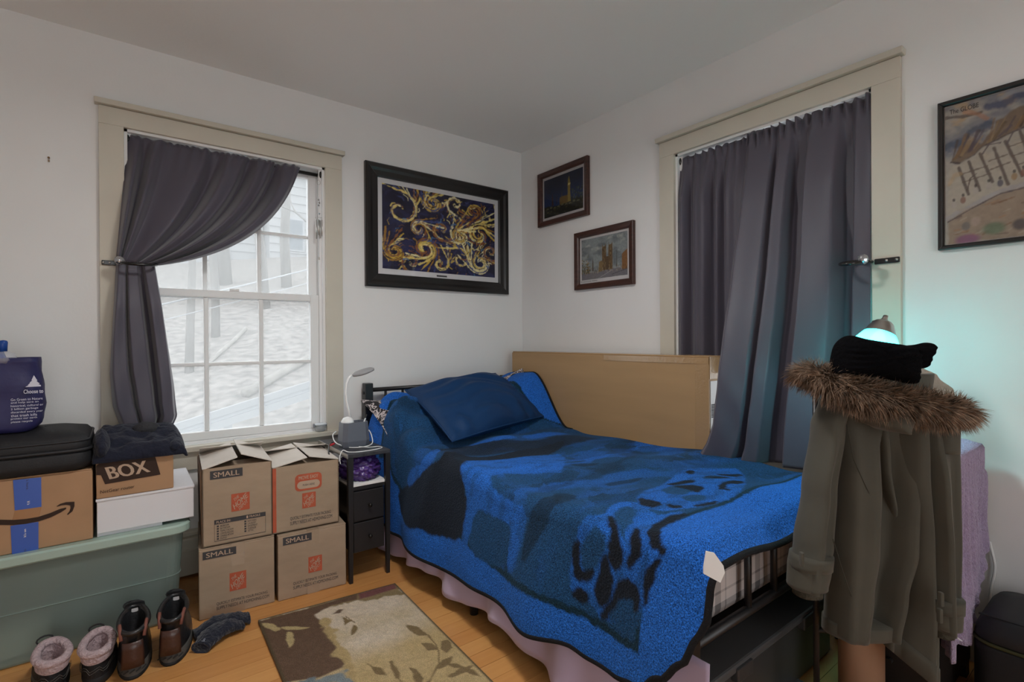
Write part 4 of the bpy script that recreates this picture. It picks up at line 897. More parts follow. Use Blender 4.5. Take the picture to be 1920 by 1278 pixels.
for k in range(9): MB().box(-0.178+0.0, -0.178+0.03, -1.589, -1.5875, 0.74+k*0.007, 0.74+k*0.007+0.0045).build('barcode_bar', M['ink'], lb)
MB().box(-0.1915, -0.19, -0.62, -0.614, 0.55, 1.008).build('board_seam', M['cardboard_edge'], tv) if False else None
# ------------------------------------------------------------------ measuring helpers (photo point -> point on a known plane / at a known distance)
def ray(px, py): return Fv+R2*((px-960)/FPX)-U2*((py-639)/FPX)
def on(px, py, ax, val):
    d = ray(px, py); i = 'xyz'.index(ax); t = (val-CAM[i])/d[i]; return CAM+d*t
def at(px, py, dist): return CAM+ray(px, py)*dist

# ------------------------------------------------------------------ nightstand and what is on it
NX0, NX1, NY0, NY1, NZ = -1.487, -1.286, -0.603, -0.17, 0.585
M['stand_black'] = mat('black_wood_veneer', (0.014, 0.013, 0.014), 0.42, spec=0.5)
M['stand_top'] = mat('scuffed_black_top', (0.036, 0.036, 0.042), 0.42, spec=0.4, var=(28, 0.6))
ns = thing('nightstand', 'narrow black nightstand with open shelf and two drawers beside the bed', 'nightstand', ((NX0+NX1)/2, -0.4, 0))
tp = MB().box(NX0, NX1, NY0, NY1, NZ-0.018, NZ).build('table_top', M['stand_top'], ns, bevel=0.003)
MB().box(NX0-0.004, NX0, NY0, NY1, NZ-0.018, NZ+0.001).build('edge_highlight', M['steel'], tp)  # bright strip stands for the highlight along the left edge
for x in (NX0+0.012, NX1-0.012):
    for y in (NY0+0.012, NY1-0.012):
        MB().hexa([(x-0.008, y-0.008, 0), (x+0.008, y-0.008, 0), (x+0.008, y+0.008, 0), (x-0.008, y+0.008, 0), (x-0.012, y-0.012, NZ-0.018), (x+0.012, y-0.012, NZ-0.018), (x+0.012, y+0.012, NZ-0.018), (x-0.012, y+0.012, NZ-0.018)]).build('leg', M['stand_black'], ns)
MB().box(NX0+0.024, NX1-0.024, NY0+0.03, NY1-0.02, 0.125, 0.415).build('cabinet', M['stand_black'], ns)
MB().box(NX0+0.01, NX1-0.01, NY0+0.016, NY1-0.01, 0.415, 0.43).build('shelf', M['stand_black'], ns)
for z0, z1 in ((0.13, 0.265), (0.272, 0.408)):
    d = MB().box(NX0+0.028, NX1-0.028, NY0+0.012, NY0+0.03, z0, z1).build('drawer', M['stand_black'], ns, bevel=0.003)
    c = ((NX0+NX1)/2, NY0+0.012, (z0+z1)/2)
    MB().lathe([(0.003, 0), (0.004, 0.008), (0.009, 0.014), (0.008, 0.02), (0.002, 0.022)], 12, fn=lambda x, y, z: (c[0]+x, c[1]-z, c[2]+y)).build('knob', M['rod'], d, smooth=True)

M['pot_grey'] = mat('blue_grey_plastic', (0.115, 0.125, 0.155), 0.4, spec=0.5)
dl = thing('desk_lamp', 'white gooseneck desk lamp rising from a grey faceted pen pot', 'desk lamp', (-1.395, -0.42, NZ))
def oct_ring(cx, cy, rx, ry, z, ch=0.32):
    return [(cx+sx*rx, cy+sy*ry, z) for sx, sy in ((-1, -1+ch), (-1+ch, -1), (1-ch, -1), (1, -1+ch), (1, 1-ch), (1-ch, 1), (-1+ch, 1), (-1, 1-ch))]
MB().loft([oct_ring(-1.395, -0.42, 0.062, 0.045, NZ+0.001), oct_ring(-1.395, -0.42, 0.067, 0.049, NZ+0.03), oct_ring(-1.395, -0.42, 0.060, 0.043, NZ+0.118), oct_ring(-1.395, -0.42, 0.053, 0.037, NZ+0.118), oct_ring(-1.395, -0.42, 0.050, 0.034, NZ+0.03)]).build('pen_pot', M['pot_grey'], dl)
MB().lathe([(0.036, 0), (0.034, 0.012), (0.024, 0.026), (0.008, 0.032)], 16, fn=lambda x, y, z: (-1.425+x*0.85, -0.42+y, NZ+0.112+z)).build('lamp_foot', M['white_plastic'], dl, smooth=True)
neck = [(-1.412, -0.42, 0.725), (-1.418, -0.42, 0.76), (-1.429, -0.42, 0.81), (-1.432, -0.42, 0.85), (-1.428, -0.42, 0.89), (-1.416, -0.42, 0.918), (-1.402, -0.42, 0.930)]
MB().tube(neck, 0.0058, 10).build('gooseneck', M['white_plastic'], dl, smooth=True)
ta = 0.30
fh = lambda x, y, z: (-1.345+x*math.cos(ta)-z*math.sin(ta), -0.42+y*0.9, 0.945+x*math.sin(ta)+z*math.cos(ta))
MB().lathe([(0.004, 0.008), (0.045, 0.007), (0.056, 0.0), (0.054, -0.008), (0.040, -0.009), (0.003, -0.009)], 26, fn=fh).build('lamp_head', mat('light_grey_plastic', (0.30, 0.30, 0.31), 0.45), dl, smooth=True)
MB().lathe([(0.039, -0.0095), (0.037, -0.012), (0.002, -0.012)], 24, fn=fh).build('diffuser', mat('frosted_diffuser', (0.5, 0.5, 0.5), 0.5), dl, smooth=True)
pen = thing('pen', 'white and black pen standing in the grey pen pot', 'pen', (-1.37, -0.42, NZ+0.03))
MB().tube([(-1.375, -0.425, NZ+0.035), (-1.335, -0.43, NZ+0.140)], 0.0035, 8).build('barrel', M['white_plastic'], pen)
MB().tube([(-1.3385, -0.4296, NZ+0.131), (-1.332, -0.4304, NZ+0.148)], 0.0042, 8).build('pen_cap', M['black_gloss'], pen)
def spline(pts, n=8):
    pts = [Vector(p) for p in pts]; out = []
    for i in range(len(pts)-1):
        p0 = pts[max(0, i-1)]; p1 = pts[i]; p2 = pts[i+1]; p3 = pts[min(len(pts)-1, i+2)]
        for k in range(n):
            t = k/n; out.append(0.5*((2*p1)+(p2-p0)*t+(2*p0-5*p1+4*p2-p3)*t*t+(3*p1-p0-3*p2+p3)*t**3))
    return out+[pts[-1]]
z = NZ+0.0035
props(MB().tube(spline([(-1.330, -0.40, z+0.075), (-1.315, -0.43, z+0.055), (-1.320, -0.47, z+0.01), (-1.36, -0.49, z), (-1.41, -0.485, z), (-1.44, -0.455, z+0.002), (-1.475, -0.40, z+0.018), (-1.47, -0.34, z+0.045), (-1.45, -0.33, z+0.060)]), 0.0026, 6).build('charging_cable', M['white_plastic'], smooth=True), 'white cable wound around the grey pen pot', 'cable')
props(MB().tube(spline([(-1.40, -0.50, z+0.006), (-1.36, -0.52, z+0.001), (-1.315, -0.53, z), (-1.312, -0.565, z), (-1.36, -0.585, z), (-1.43, -0.585, z), (-1.47, -0.56, z), (-1.492, -0.545, z+0.008), (-1.508, -0.55, z-0.02), (-1.506, -0.555, z-0.05)]), 0.0022, 6).build('charging_cable', M['white_plastic'], smooth=True), 'white cable looping over the front of the nightstand top', 'cable')
jc = thing('audio_cable', 'black cable with red plug lying at the nightstand edge', 'cable', (-1.49, -0.40, NZ))
MB().tube(spline([(-1.46, -0.32, z+0.004), (-1.487, -0.36, z+0.012), (-1.515, -0.42, z+0.004), (-1.53, -0.47, z-0.02), (-1.525, -0.50, z-0.07)]), 0.003, 6).build('cord', M['black_gloss'], jc, smooth=True)
MB().tube([(-1.478, -0.385, z+0.012), (-1.50, -0.40, z+0.010)], 0.0055, 8).build('red_plug', mat('red_plastic', (0.45, 0.03, 0.04), 0.4), jc)
MB().tube([(-1.452, -0.375, z+0.012), (-1.430, -0.36, z+0.012)], 0.006, 8).build('black_plug', M['black_gloss'], jc)

# purple bag and papers on the open shelf
def lump(name, label, cat, c, r, mt, seed=0, amp=0.25, n=26, m_=18, freq=3.0, flat_bottom=True, parent=None, sharp=1.0):
    rl = np.random.RandomState(seed); dirs = rl.randn(24, 3); dirs /= np.linalg.norm(dirs, axis=1)[:, None]; ph = rl.rand(24)*6.3; fr_ = freq*(0.6+rl.rand(24)*1.6)
    mb = MB(); rings = []
    for i in range(m_+1):
        th = PI*(0.03+0.94*i/m_); ring = []
        for j in range(n):
            a = 2*PI*j/n; d = np.array([math.sin(th)*math.cos(a), math.sin(th)*math.sin(a), math.cos(th)])
            s_ = np.sum(np.abs(np.sin(dirs@d*fr_+ph))**sharp)/24; k = 1+amp*(s_-0.6)*2
            p = d*k*np.array(r); zz = p[2]
            if flat_bottom and zz < -r[2]*0.75: zz = -r[2]*0.75
            ring.append((c[0]+p[0], c[1]+p[1], c[2]+zz+r[2]*0.75*(1 if flat_bottom else 0)))
        rings.append(ring)
    o = mb.loft(rings).build(name, mt, parent, smooth=True)
    if label: props(o, label, cat)
    return o
M['purple_plastic'] = mat('purple_plastic_bag', (0.085, 0.035, 0.21), 0.25, spec=0.6, bump=(22, 0.9))
props(MB().box(-1.473, -1.302, -0.588, -0.40, 0.431, 0.443).build('notepad', M['paper'], bevel=0.001), 'white notepad under the purple bag on the nightstand shelf', 'notepad')
lump('plastic_bag', 'crumpled purple plastic bag stuffed on the nightstand shelf', 'plastic bag', (-1.388, -0.47, 0.4445), (0.078, 0.095, 0.060), M['purple_plastic'], 4, 0.75, 64, 40, 13, sharp=0.7)

# jar with clip lid on the sill
jr = thing('jar', 'small clear clip-lid jar of dark bits on the window sill', 'jar', (-1.430, -0.008, ZS))
jx, jy, jz = -1.430, -0.008, ZS-0.002
M['jar_glass'] = mat_clear('jar_glass', (0.8, 0.84, 0.86), 0.35, 0.06)
MB().lathe([(0.024, 0), (0.028, 0.003), (0.029, 0.034), (0.027, 0.034), (0.026, 0.004)], 20, fn=lambda x, y, q: (jx+x, jy+y, jz+q)).build('glass_body', M['jar_glass'], jr, smooth=True)
MB().lathe([(0.031, 0.034), (0.033, 0.036), (0.033, 0.041), (0.029, 0.043), (0.003, 0.042)], 20, fn=lambda x, y, q: (jx+x, jy+y, jz+q)).build('lid', mat('frosted_lid', (0.62, 0.66, 0.70), 0.3), jr, smooth=True)
for s in (-1, 1): MB().box(jx+s*0.034-0.004, jx+s*0.034+0.004, jy-0.010, jy+0.010, jz+0.024, jz+0.043).build('clip', mat('grey_clip', (0.22, 0.23, 0.25), 0.4) if s < 0 else bpy.data.materials['grey_clip'], jr, bevel=0.002)
MB().lathe([(0.020, 0.004), (0.024, 0.008), (0.021, 0.024), (0.006, 0.027)], 14, fn=lambda x, y, q: (jx+x+0.003*math.sin(40*y), jy+y, jz+q)).build('contents', mat('dark_red_bits', (0.10, 0.035, 0.03), 0.8, var=(160, 0.8)), jr)

# ------------------------------------------------------------------ moving boxes
def carton(label, FL, FR, depth, z0, z1, flaps=False, name='moving_box', mt=None, group='printed moving boxes'):
    FL = Vector((*FL, 0)); FR = Vector((*FR, 0)); ux = (FR-FL); w = ux.length; ux.normalize(); bk = Vector((-ux.y, ux.x, 0))*depth
    t = thing(name, label, 'cardboard box', tuple((FL+FR)/2+bk/2+Vector((0, 0, z0))), group)
    v = lambda p, z: (p.x, p.y, z); mt = mt or M['cardboard']; h = z1-z0
    P_ = lambda a, b_, o=0.0012: FL+ux*(a*w)-bk.normalized()*o+Vector((0, 0, z0+b_*h))
    if not flaps:
        MB().hexa([v(FL, z0), v(FR, z0), v(FR+bk, z0), v(FL+bk, z0), v(FL, z1-0.004), v(FR, z1-0.004), v(FR+bk, z1-0.004), v(FL+bk, z1-0.004)]).build('box_body', mt, t, bevel=0.004)
        for k in (0, 1):
            a, c = FL+bk*(0.5*k+0.004), FR+bk*(0.5*k+0.004); e = bk*0.49
            MB().hexa([v(a, z1-0.004), v(c, z1-0.004), v(c+e, z1-0.004), v(a+e, z1-0.004), v(a, z1), v(c, z1), v(c+e, z1), v(a+e, z1)]).build('top_flap', mt, t, bevel=0.0015)
        a = FL+ux*w*0.5-ux*0.025; c = FL+ux*w*0.5+ux*0.025; n = bk.normalized()*0.0008; hx = [a-n, c-n, c+bk+n, a+bk+n]
        MB().hexa([v(q, z1) for q in hx]+[v(q, z1+0.0008) for q in hx]).build('packing_tape', M['tape'], t)
        hx = [a-n, c-n, c, a]; MB().hexa([v(q, z1-h*0.33) for q in hx]+[v(q, z1+0.0008) for q in hx]).build('packing_tape', M['tape'], t)
        MB().hexa([v(q, z0) for q in hx]+[v(q, z0+h*0.18) for q in hx]).build('packing_tape', M['tape'], t)
    else:
        th = ux*0.004; tb = bk.normalized()*0.004
        for nm, q in (('front_panel', [FL, FR, FR+tb, FL+tb]), ('back_panel', [FL+bk-tb, FR+bk-tb, FR+bk, FL+bk]), ('side_panel', [FL, FL+th, FL+th+bk, FL+bk]), ('side_panel', [FR-th, FR, FR+bk, FR-th+bk])):
            MB().hexa([v(p, z0) for p in q]+[v(p, z1) for p in q]).build(nm, mt, t)
        q = [FL, FR, FR+bk, FL+bk]; MB().hexa([v(p, z0) for p in q]+[v(p, z0+0.004) for p in q]).build('bottom_panel', mt, t)
    return t, P_, ux, w, h
UZ = Vector((0, 0, 1))
def rect(P_, a0, a1, b0, b1, mt, t, nm, off=0.0012): return flat([P_(a0, b0, off), P_(a1, b0, off), P_(a1, b1, off), P_(a0, b1, off)], mt, t, nm)
def small_panel(P_, ux, w, h, t, a0, a1, b0, b1):
    r = rect(P_, a0, a1, b0, b1, M['ink'], t, 'size_panel')
    put_text('SMALL', P_(a0+(a1-a0)*0.10, b0+(b1-b0)*0.20, 0.0018), ux, UZ, (a1-a0)*w*0.80, (b1-b0)*h*0.60, M['tan_print'], r, 0.008)
def depot_logo(P_, ux, w, h, t, a0, a1, b0, b1):
    r = rect(P_, a0, a1, b0, b1, M['orange'], t, 'logo_square'); W_ = (a1-a0)*w; H_ = (b1-b0)*h
    d = (ux*math.cos(0.72)+UZ*math.sin(0.72)); n = (-ux*math.sin(0.30)+UZ*math.cos(0.30)); c = P_(a0, b0, 0.0018)
    mid = c+ux*(W_*0.10)+UZ*(H_*0.10)
    put_text('HOME', c+ux*W_*0.17+UZ*H_*0.10, d, n, W_*0.98, H_*0.30, M['tan_print'], r, 0.010)
    put_text('THE', c+ux*W_*0.16+UZ*H_*0.55, d, n, W_*0.36, H_*0.17, M['tan_print'], r, 0.006)
    put_text('DEPOT', c+ux*W_*0.44+UZ*H_*0.03, d, n, W_*0.62, H_*0.19, M['tan_print'], r, 0.006)
def slogan(P_, ux, w, h, t, a0, a1, b0, b1, tilt=0.0):
    put_text([('QUICKLY ESTIMATE YOUR PACKING', 0.97), 'SUPPLY NEEDS AT HDMOVING.COM'], P_(a0, b0), ux, UZ, (a1-a0)*w, (b1-b0)*h, M['ink'], t, 0.004)

t, P_, ux, w, h = carton('sealed moving box on the floor nearest the plastic bin', (-2.057, -0.530), (-1.787, -0.556), 0.375, 0.0, 0.281)
small_panel(P_, ux, w, h, t, .05, .48, .845, .955); depot_logo(P_, ux, w, h, t, .39, .61, .32, .58); slogan(P_, ux, w, h, t, .22, .92, .10, .22)
t, P_, ux, w, h = carton('sealed moving box on the floor beside the nightstand', (-1.775, -0.562), (-1.494, -0.585), 0.375, 0.0, 0.275)
small_panel(P_, ux, w, h, t, .07, .48, .845, .965); depot_logo(P_, ux, w, h, t, .43, .63, .33, .58); slogan(P_, ux, w, h, t, .21, .87, .13, .26)

def flap(t, a, b_, out, up, ln, mt, nm='flap', skew=0.0):
    """board hinged on edge a-b, reaching ln along out tilted by up"""
    a = Vector(a); b_ = Vector(b_); d = (Vector(out).normalized()*math.cos(up)+UZ*math.sin(up))*ln; e = (b_-a)*skew
    n = (b_-a).cross(d).normalized()*0.0035
    MB().hexa([a, b_, b_+d-e, a+d+e, a+n, b_+n, b_+d-e+n, a+d+e+n]).build(nm, mt, t)
    return a+d+e, b_+d-e
ZU = 0.286
t, P_, ux, w, h = carton('open moving box with a room checklist and tented flaps', (-2.043, -0.530), (-1.793, -0.548), 0.36, ZU, 0.594, True)
small_panel(P_, ux, w, h, t, .107, .565, .855, .965); depot_logo(P_, ux, w, h, t, .40, .665, .40, .63)
for q in ((.16, .90, .05, .056), (.16, .90, .318, .325), (.16, .164, .05, .325), (.896, .90, .05, .325)): rect(P_, *q, M['ink'], t, 'checklist_frame')
r = rect(P_, .16, .90, .268, .325, M['ink'], t, 'checklist_header')
put_text('PLACE IN:', P_(.19, .280, 0.0018), ux, UZ, .20*w, .030*h, M['tan_print'], r, 0.01); put_text('FRAGILE', P_(.66, .284, 0.0018), ux, UZ, .16*w, .030*h, M['tan_print'], r, 0.01)
rect(P_, .615, .640, .280, .315, M['tan_print'], r, 'checkbox', 0.0018)
put_text([('BEDROOM', .62), ('BATHROOM', .70), ('FAMILY ROOM', .95), ('LIVING ROOM', .95), ('DINING ROOM', .95), ('PATIO', .45)], P_(.245, .065), ux, UZ, .19*w, .195*h, M['ink'], t, 0.0)
put_text([('KITCHEN', .62), ('LAUNDRY', .62), ('BASEMENT', .72), ('GARAGE', .60), ('ATTIC', .42), ''], P_(.635, .065), ux, UZ, .20*w, .195*h, M['ink'], t, 0.0)
for k in range(6): rect(P_, .195, .222, .068+k*0.0325, .090+k*0.0325, M['ink'], t, 'tick_box')
for k in range(1, 6): rect(P_, .585, .612, .068+k*0.0325, .090+k*0.0325, M['ink'], t, 'tick_box')
FLt, FRt = P_(0, 1, 0), P_(1, 1, 0); bkv = Vector((-ux.y, ux.x, 0))*0.36
flap(t, FLt, FLt+bkv, ux, 0.28, 0.128, M['cardboard_lit'], 'side_flap')
flap(t, FRt, FRt+bkv, -ux, 0.36, 0.122, M['cardboard_lit'], 'side_flap')
flap(t, FLt-UZ*0.004, FRt-UZ*0.004, bkv, -0.03, 0.13, M['cardboard'], 'front_flap')
flap(t, FLt+bkv, FRt+bkv, -bkv, 0.35, 0.13, M['cardboard_lit'], 'back_flap')
MB().hexa([P_(-0.012, -0.0, 0)+bkv*0.02, P_(-0.003, -0.0, 0)+bkv*0.02, P_(-0.003, 0, 0)+bkv*0.95, P_(-0.012, 0, 0)+bkv*0.95, P_(-0.028, .96, 0)+bkv*0.02, P_(-0.006, .99, 0)+bkv*0.02, P_(-0.006, .99, 0)+bkv*0.95, P_(-0.028, .96, 0)+bkv*0.95]).build('folded_down_flap', M['cardboard_edge'], t)
t, P_, ux, w, h = carton('open moving box with an orange push-here badge and tented flaps', (-1.789, -0.540), (-1.516, -0.558), 0.36, 0.2815, 0.562, True)
rect(P_, 0, .052, .02, .985, M['orange'], t, 'edge_stripe')
def rrect(a0, a1, b0, b1, rad, off, mt, par, nm):
    W_ = (a1-a0)*w; H_ = (b1-b0)*h; r_ = rad*H_; pts = []
    for cx_, cy_, s0 in ((W_-r_, H_-r_, 0), (r_, H_-r_, 1), (r_, r_, 2), (W_-r_, r_, 3)):
        for k in range(6):
            a = (s0+k/5)*PI/2; pts.append(P_(a0, b0, off)+ux*(cx_+r_*math.cos(a))+UZ*(cy_+r_*math.sin(a)))
    return flat(pts, mt, par, nm)
r = rrect(.325, .73, .585, .845, .25, .0012, M['orange'], t, 'badge')
r2_ = rrect(.355, .70, .615, .735, .5, .0018, M['tan_print'], t, 'badge_window')
put_text('MOVE EASY', P_(.38, .762, .0018), ux, UZ, .295*w, .055*h, M['tan_print'], r, 0.012); put_text('PUSH HERE', P_(.44, .658, .0024), ux, UZ, .18*w, .030*h, M['ink'], r2_, 0.0)
depot_logo(P_, ux, w, h, t, .43, .635, .31, .545); slogan(P_, ux, w, h, t, .25, .89, .085, .225)
FLt, FRt = P_(0, 1, 0), P_(1, 1, 0); bkv = Vector((-ux.y, ux.x, 0))*0.36
flap(t, FLt, FLt+bkv, ux, 0.20, 0.142, M['cardboard_lit'], 'side_flap'); flap(t, FRt, FRt+bkv, -ux, 0.22, 0.130, M['cardboard_lit'], 'side_flap')
flap(t, FLt-UZ*0.004, FRt-UZ*0.004, bkv, -0.02, 0.13, M['cardboard'], 'front_flap'); flap(t, FLt+bkv, FRt+bkv, -bkv, 0.25, 0.13, M['cardboard_lit'], 'back_flap')

# ------------------------------------------------------------------ plastic bin with its lid, contents and load
M['bin'] = mat_clear('sage_translucent_plastic', (0.34, 0.42, 0.39), 0.60, 0.25, translucent=0.2)
M['bin_lid'] = mat('sage_plastic_lid', (0.36, 0.47, 0.41), 0.35, spec=0.5)
bn = thing('storage_bin', 'large translucent sage-green plastic bin with lid under the boxes', 'storage bin', (-2.55, -0.29, 0))
def rr(x0, x1, y0, y1, r, z, n=7):
    pts = []
    for cx_, cy_, s0 in ((x1-r, y1-r, 0), (x0+r, y1-r, 1), (x0+r, y0+r, 2), (x1-r, y0+r, 3)):
        for k in range(n):
            a = (s0+k/(n-1))*PI/2; pts.append((cx_+r*math.cos(a), cy_+r*math.sin(a), z))
    return pts
BL = lambda i, z, r=0.05: rr(-3.02+i, -2.095-i, -0.497+i, -0.092-i*0.3, r, z)
MB().loft([BL(.030, .004), BL(.026, .012), BL(.004, .36)], cap0=True, cap1=False).build('bin_body', M['bin'], bn, smooth=False)
MB().loft([BL(.02, .180), BL(.0125, .186), BL(.020, .192)], cap=False).build('moulded_rib', M['bin'], bn)
MB().loft([BL(-.012, .352, .06), BL(-.018, .358, .06), BL(-.018, .382, .06), BL(-.012, .388, .06), BL(.03, .388, .05), BL(.04, .384, .05)], cap0=False).build('lid', M['bin_lid'], bn, smooth=False)
MB().box(-2.30, -2.12, -0.475, -0.20, 0.385, 0.3975).build('lid_stiffener', M['bin_lid'], bn, bevel=0.003) if False else None
def gbox(name, label, cat, x0, x1, y0, y1, z0, z1, mt, bev=0.004): return props(MB().box(x0, x1, y0, y1, z0, z1).build(name, mt, bevel=bev), label, cat)
M['dim'] = mat('dim_fabric', (0.03, 0.035, 0.04), 0.9, var=(12, 0.3)); M['dim2'] = mat('dim_grey_board', (0.40, 0.40, 0.36), 0.8)
gbox('folder_box', 'pale grey box seen dimly at the bottom of the plastic bin', 'box', -2.98, -2.50, -0.43, -0.14, 0.016, 0.11, M['dim2'])
gbox('case', 'dark blue-grey case seen dimly through the bin at right', 'case', -2.30, -2.16, -0.40, -0.14, 0.016, 0.30, M['dim'])
lump('cloth_bundle', 'dark rounded bundle seen dimly in the middle of the bin', 'bundle', (-2.41, -0.30, 0.016), (0.10, 0.12, 0.13), M['dim'], 8, 0.25)
lump('cloth_bundle', 'dark rounded bundle seen dimly at the left of the bin', 'bundle', (-2.66, -0.28, 0.115), (0.12, 0.12, 0.09), M['dim'], 9, 0.25)
props(MB().tube(spline([(-2.90, -0.455, 0.24), (-2.78, -0.46, 0.205), (-2.62, -0.462, 0.195), (-2.48, -0.462, 0.20), (-2.36, -0.455, 0.22), (-2.28, -0.43, 0.24)]), 0.009, 8).build('cord', M['dim'], smooth=True), 'thick dark cord curving inside the plastic bin', 'cord')

# warm brown carton with a curved arrow and blue tape
ab = thing('shipping_box', 'brown shipping box with curved arrow and blue tape on the bin', 'cardboard box', (-2.64, -0.30, 0.3885))
MB().box(-2.905, -2.377, -0.481, -0.125, 0.389, 0.638).build('box_body', M['cardboard_ama'], ab, bevel=0.004)
for y0, y1 in ((-0.480, -0.304), (-0.302, -0.126)): MB().box(-2.904, -2.379, y0, y1, 0.638, 0.6425).build('top_flap', M['cardboard_ama'], ab, bevel=0.0015)
M['blue_tape'] = mat('blue_printed_tape', (0.035, 0.10, 0.42), 0.3, spec=0.5); M['arrow'] = mat('dark_brown_print', (0.035, 0.018, 0.012), 0.7)
cf = lambda X, Y, y=-0.4825: on(X/5.333, 840+Y/5.333, 'y', y)
t1 = flat([cf(130, 318), cf(412, 290), cf(415, 585), cf(148, 622)], M['blue_tape'], ab, 'tape_piece'); t2 = flat([cf(105, 775), cf(385, 735), cf(385, 1020), cf(120, 1060)], M['blue_tape'], ab, 'tape_piece')
rect4 = [cf(135, 620), cf(415, 585), cf(385, 735), cf(105, 775)]; flat([cf(148, 622, -0.482), cf(415, 585, -0.482), cf(385, 735, -0.482), cf(105, 775, -0.482)], M['tape_warm'], ab, 'tape_piece')
dn = Vector((0, 0, -1))
put_text("'s here.", cf(262, 312, -0.4832), dn, Vector((1, 0, 0)), 0.036, 0.0065, M['ink'], t1, 0.0); put_text("It's", cf(272, 530, -0.4832), dn, Vector((1, 0, 0)), 0.0125, 0.0070, M['paper'], t1, 0.01)
put_text("It's on", cf(262, 885, -0.4832), UZ, Vector((-1, 0, 0)), 0.027, 0.0065, M['paper'], t2, 0.01); put_text("ere.", cf(262, 1045, -0.4832), UZ, Vector((-1, 0, 0)), 0.014, 0.005, M['ink'], t2, 0.0)
sw_t = [(-60, 705), (0, 714), (140, 716), (260, 706), (380, 686), (500, 648), (600, 606), (660, 592)]; sw_b = [(662, 606), (610, 640), (510, 690), (390, 730), (260, 756), (140, 768), (0, 766), (-60, 760)]
mbx = MB(); n = len(sw_t); mbx.add([cf(*q, -0.4828) for q in sw_t]+[cf(*q, -0.4828) for q in sw_b[::-1]], [(i, i+1, n+i+1, n+i) for i in range(n-1)]); mbx.build('curved_arrow', M['arrow'], ab, recalc=False)
hd_o = [(565, 580), (600, 556), (660, 538), (745, 534), (745, 580), (725, 630), (680, 666)]; hd_i = [(572, 584), (612, 572), (660, 566), (704, 572), (706, 596), (694, 630), (668, 662)]
mbx = MB(); n = len(hd_o); mbx.add([cf(*q, -0.4828) for q in hd_o]+[cf(*q, -0.4828) for q in hd_i], [(i, i+1, n+i+1, n+i) for i in range(n-1)]); mbx.build('arrow_head', M['arrow'], ab, recalc=False)

wb = thing('white_box', 'low white cardboard box lying on the bin lid', 'cardboard box', (-2.215, -0.30, 0.3885))
MB().box(-2.366, -2.066, -0.480, -0.13, 0.401, 0.522).build('box_body', mat('white_card', (0.70, 0.69, 0.72), 0.5, spec=0.4), wb, bevel=0.003)
MB().box(-2.369, -2.063, -0.483, -0.127, 0.518, 0.527).build('box_lid', bpy.data.materials['white_card'], wb, bevel=0.002)
props(MB().box(-2.366, -2.17, -0.470, -0.16, 0.3885, 0.4005).build('card_sheet', bpy.data.materials['white_card'], bevel=0.001), 'flat white card sheet between bin lid and white box', 'card')
bb = thing('parcel_box', 'small brown parcel box lettered BOX with handwriting on its side', 'cardboard box', (-2.25, -0.33, 0.5275))
MB().box(-2.367, -2.133, -0.478, -0.20, 0.528, 0.662).build('box_body', M['cardboard_ama'], bb, bevel=0.003)
for y0, y1 in ((-0.477, -0.340), (-0.338, -0.201)): MB().box(-2.366, -2.134, y0, y1, 0.662, 0.6655).build('top_flap', M['cardboard_ama'], bb)
mbx = MB(); yb = -0.4795
ban = [(962, 175), (1010, 140), (1210, 100), (1545, 62), (1605, 262), (1050, 360), (1010, 268), (962, 268)]
flat([cf(*q, yb) for q in ban], M['arrow'], bb, 'printed_banner')
a_, b_, c_ = cf(1095, 312, -0.480), cf(1500, 236, -0.480), cf(1050, 205, -0.480)
put_text('BOX', a_, (b_-a_).normalized(), (c_-a_).normalized(), (b_-a_).length*1.02, (c_-a_).length*1.12, M['tan_print'], bb, 0.022, 'lettering')
a_, b_ = cf(1003, 455, -0.480), cf(1345, 395, -0.480)
put_text('NetGear router', a_, (b_-a_).normalized(), UZ, (b_-a_).length, 0.0115, M['arrow'], bb, -0.002, 'handwriting')

# black suitcase lying flat
M['suit'] = mat('black_nylon', (0.014, 0.014, 0.016), 0.6, spec=0.35, bump=(220, 0.15)); M['suit2'] = mat('dark_grey_nylon', (0.022, 0.022, 0.025), 0.5)
sc_ = thing('suitcase', 'black soft suitcase lying flat on the brown shipping box', 'suitcase', (-2.68, -0.31, 0.643))
S = lambda i, z, r=0.05, dz=0: [(x, y, z_+dz*(x+2.38)*-0.0) for x, y, z_ in rr(-3.02+i, -2.378-i, -0.50+i, -0.13-i, r, z)]
MB().loft([S(.02, .6435), S(.004, .655), S(0, .675), S(.002, .700), S(.008, .716)]).build('lower_shell', M['suit'], sc_, smooth=True)
MB().loft([S(.008, .716), S(.003, .724), S(.006, .748), S(.022, .768), S(.07, .782), S(.14, .788)]).build('upper_shell', M['suit'], sc_, smooth=True)
MB().tube(S(.002, .717), 0.006, 6, closed=True).build('piping', M['suit2'], sc_, smooth=True); MB().tube(S(.006, .749), 0.004, 6, closed=True).build('zipper', M['suit2'], sc_, smooth=True)
MB().tube(spline([(-2.374, -0.40, 0.70), (-2.362, -0.36, 0.705), (-2.362, -0.26, 0.705), (-2.374, -0.22, 0.70)]), 0.007, 6).build('side_handle', M['suit2'], sc_, smooth=True)

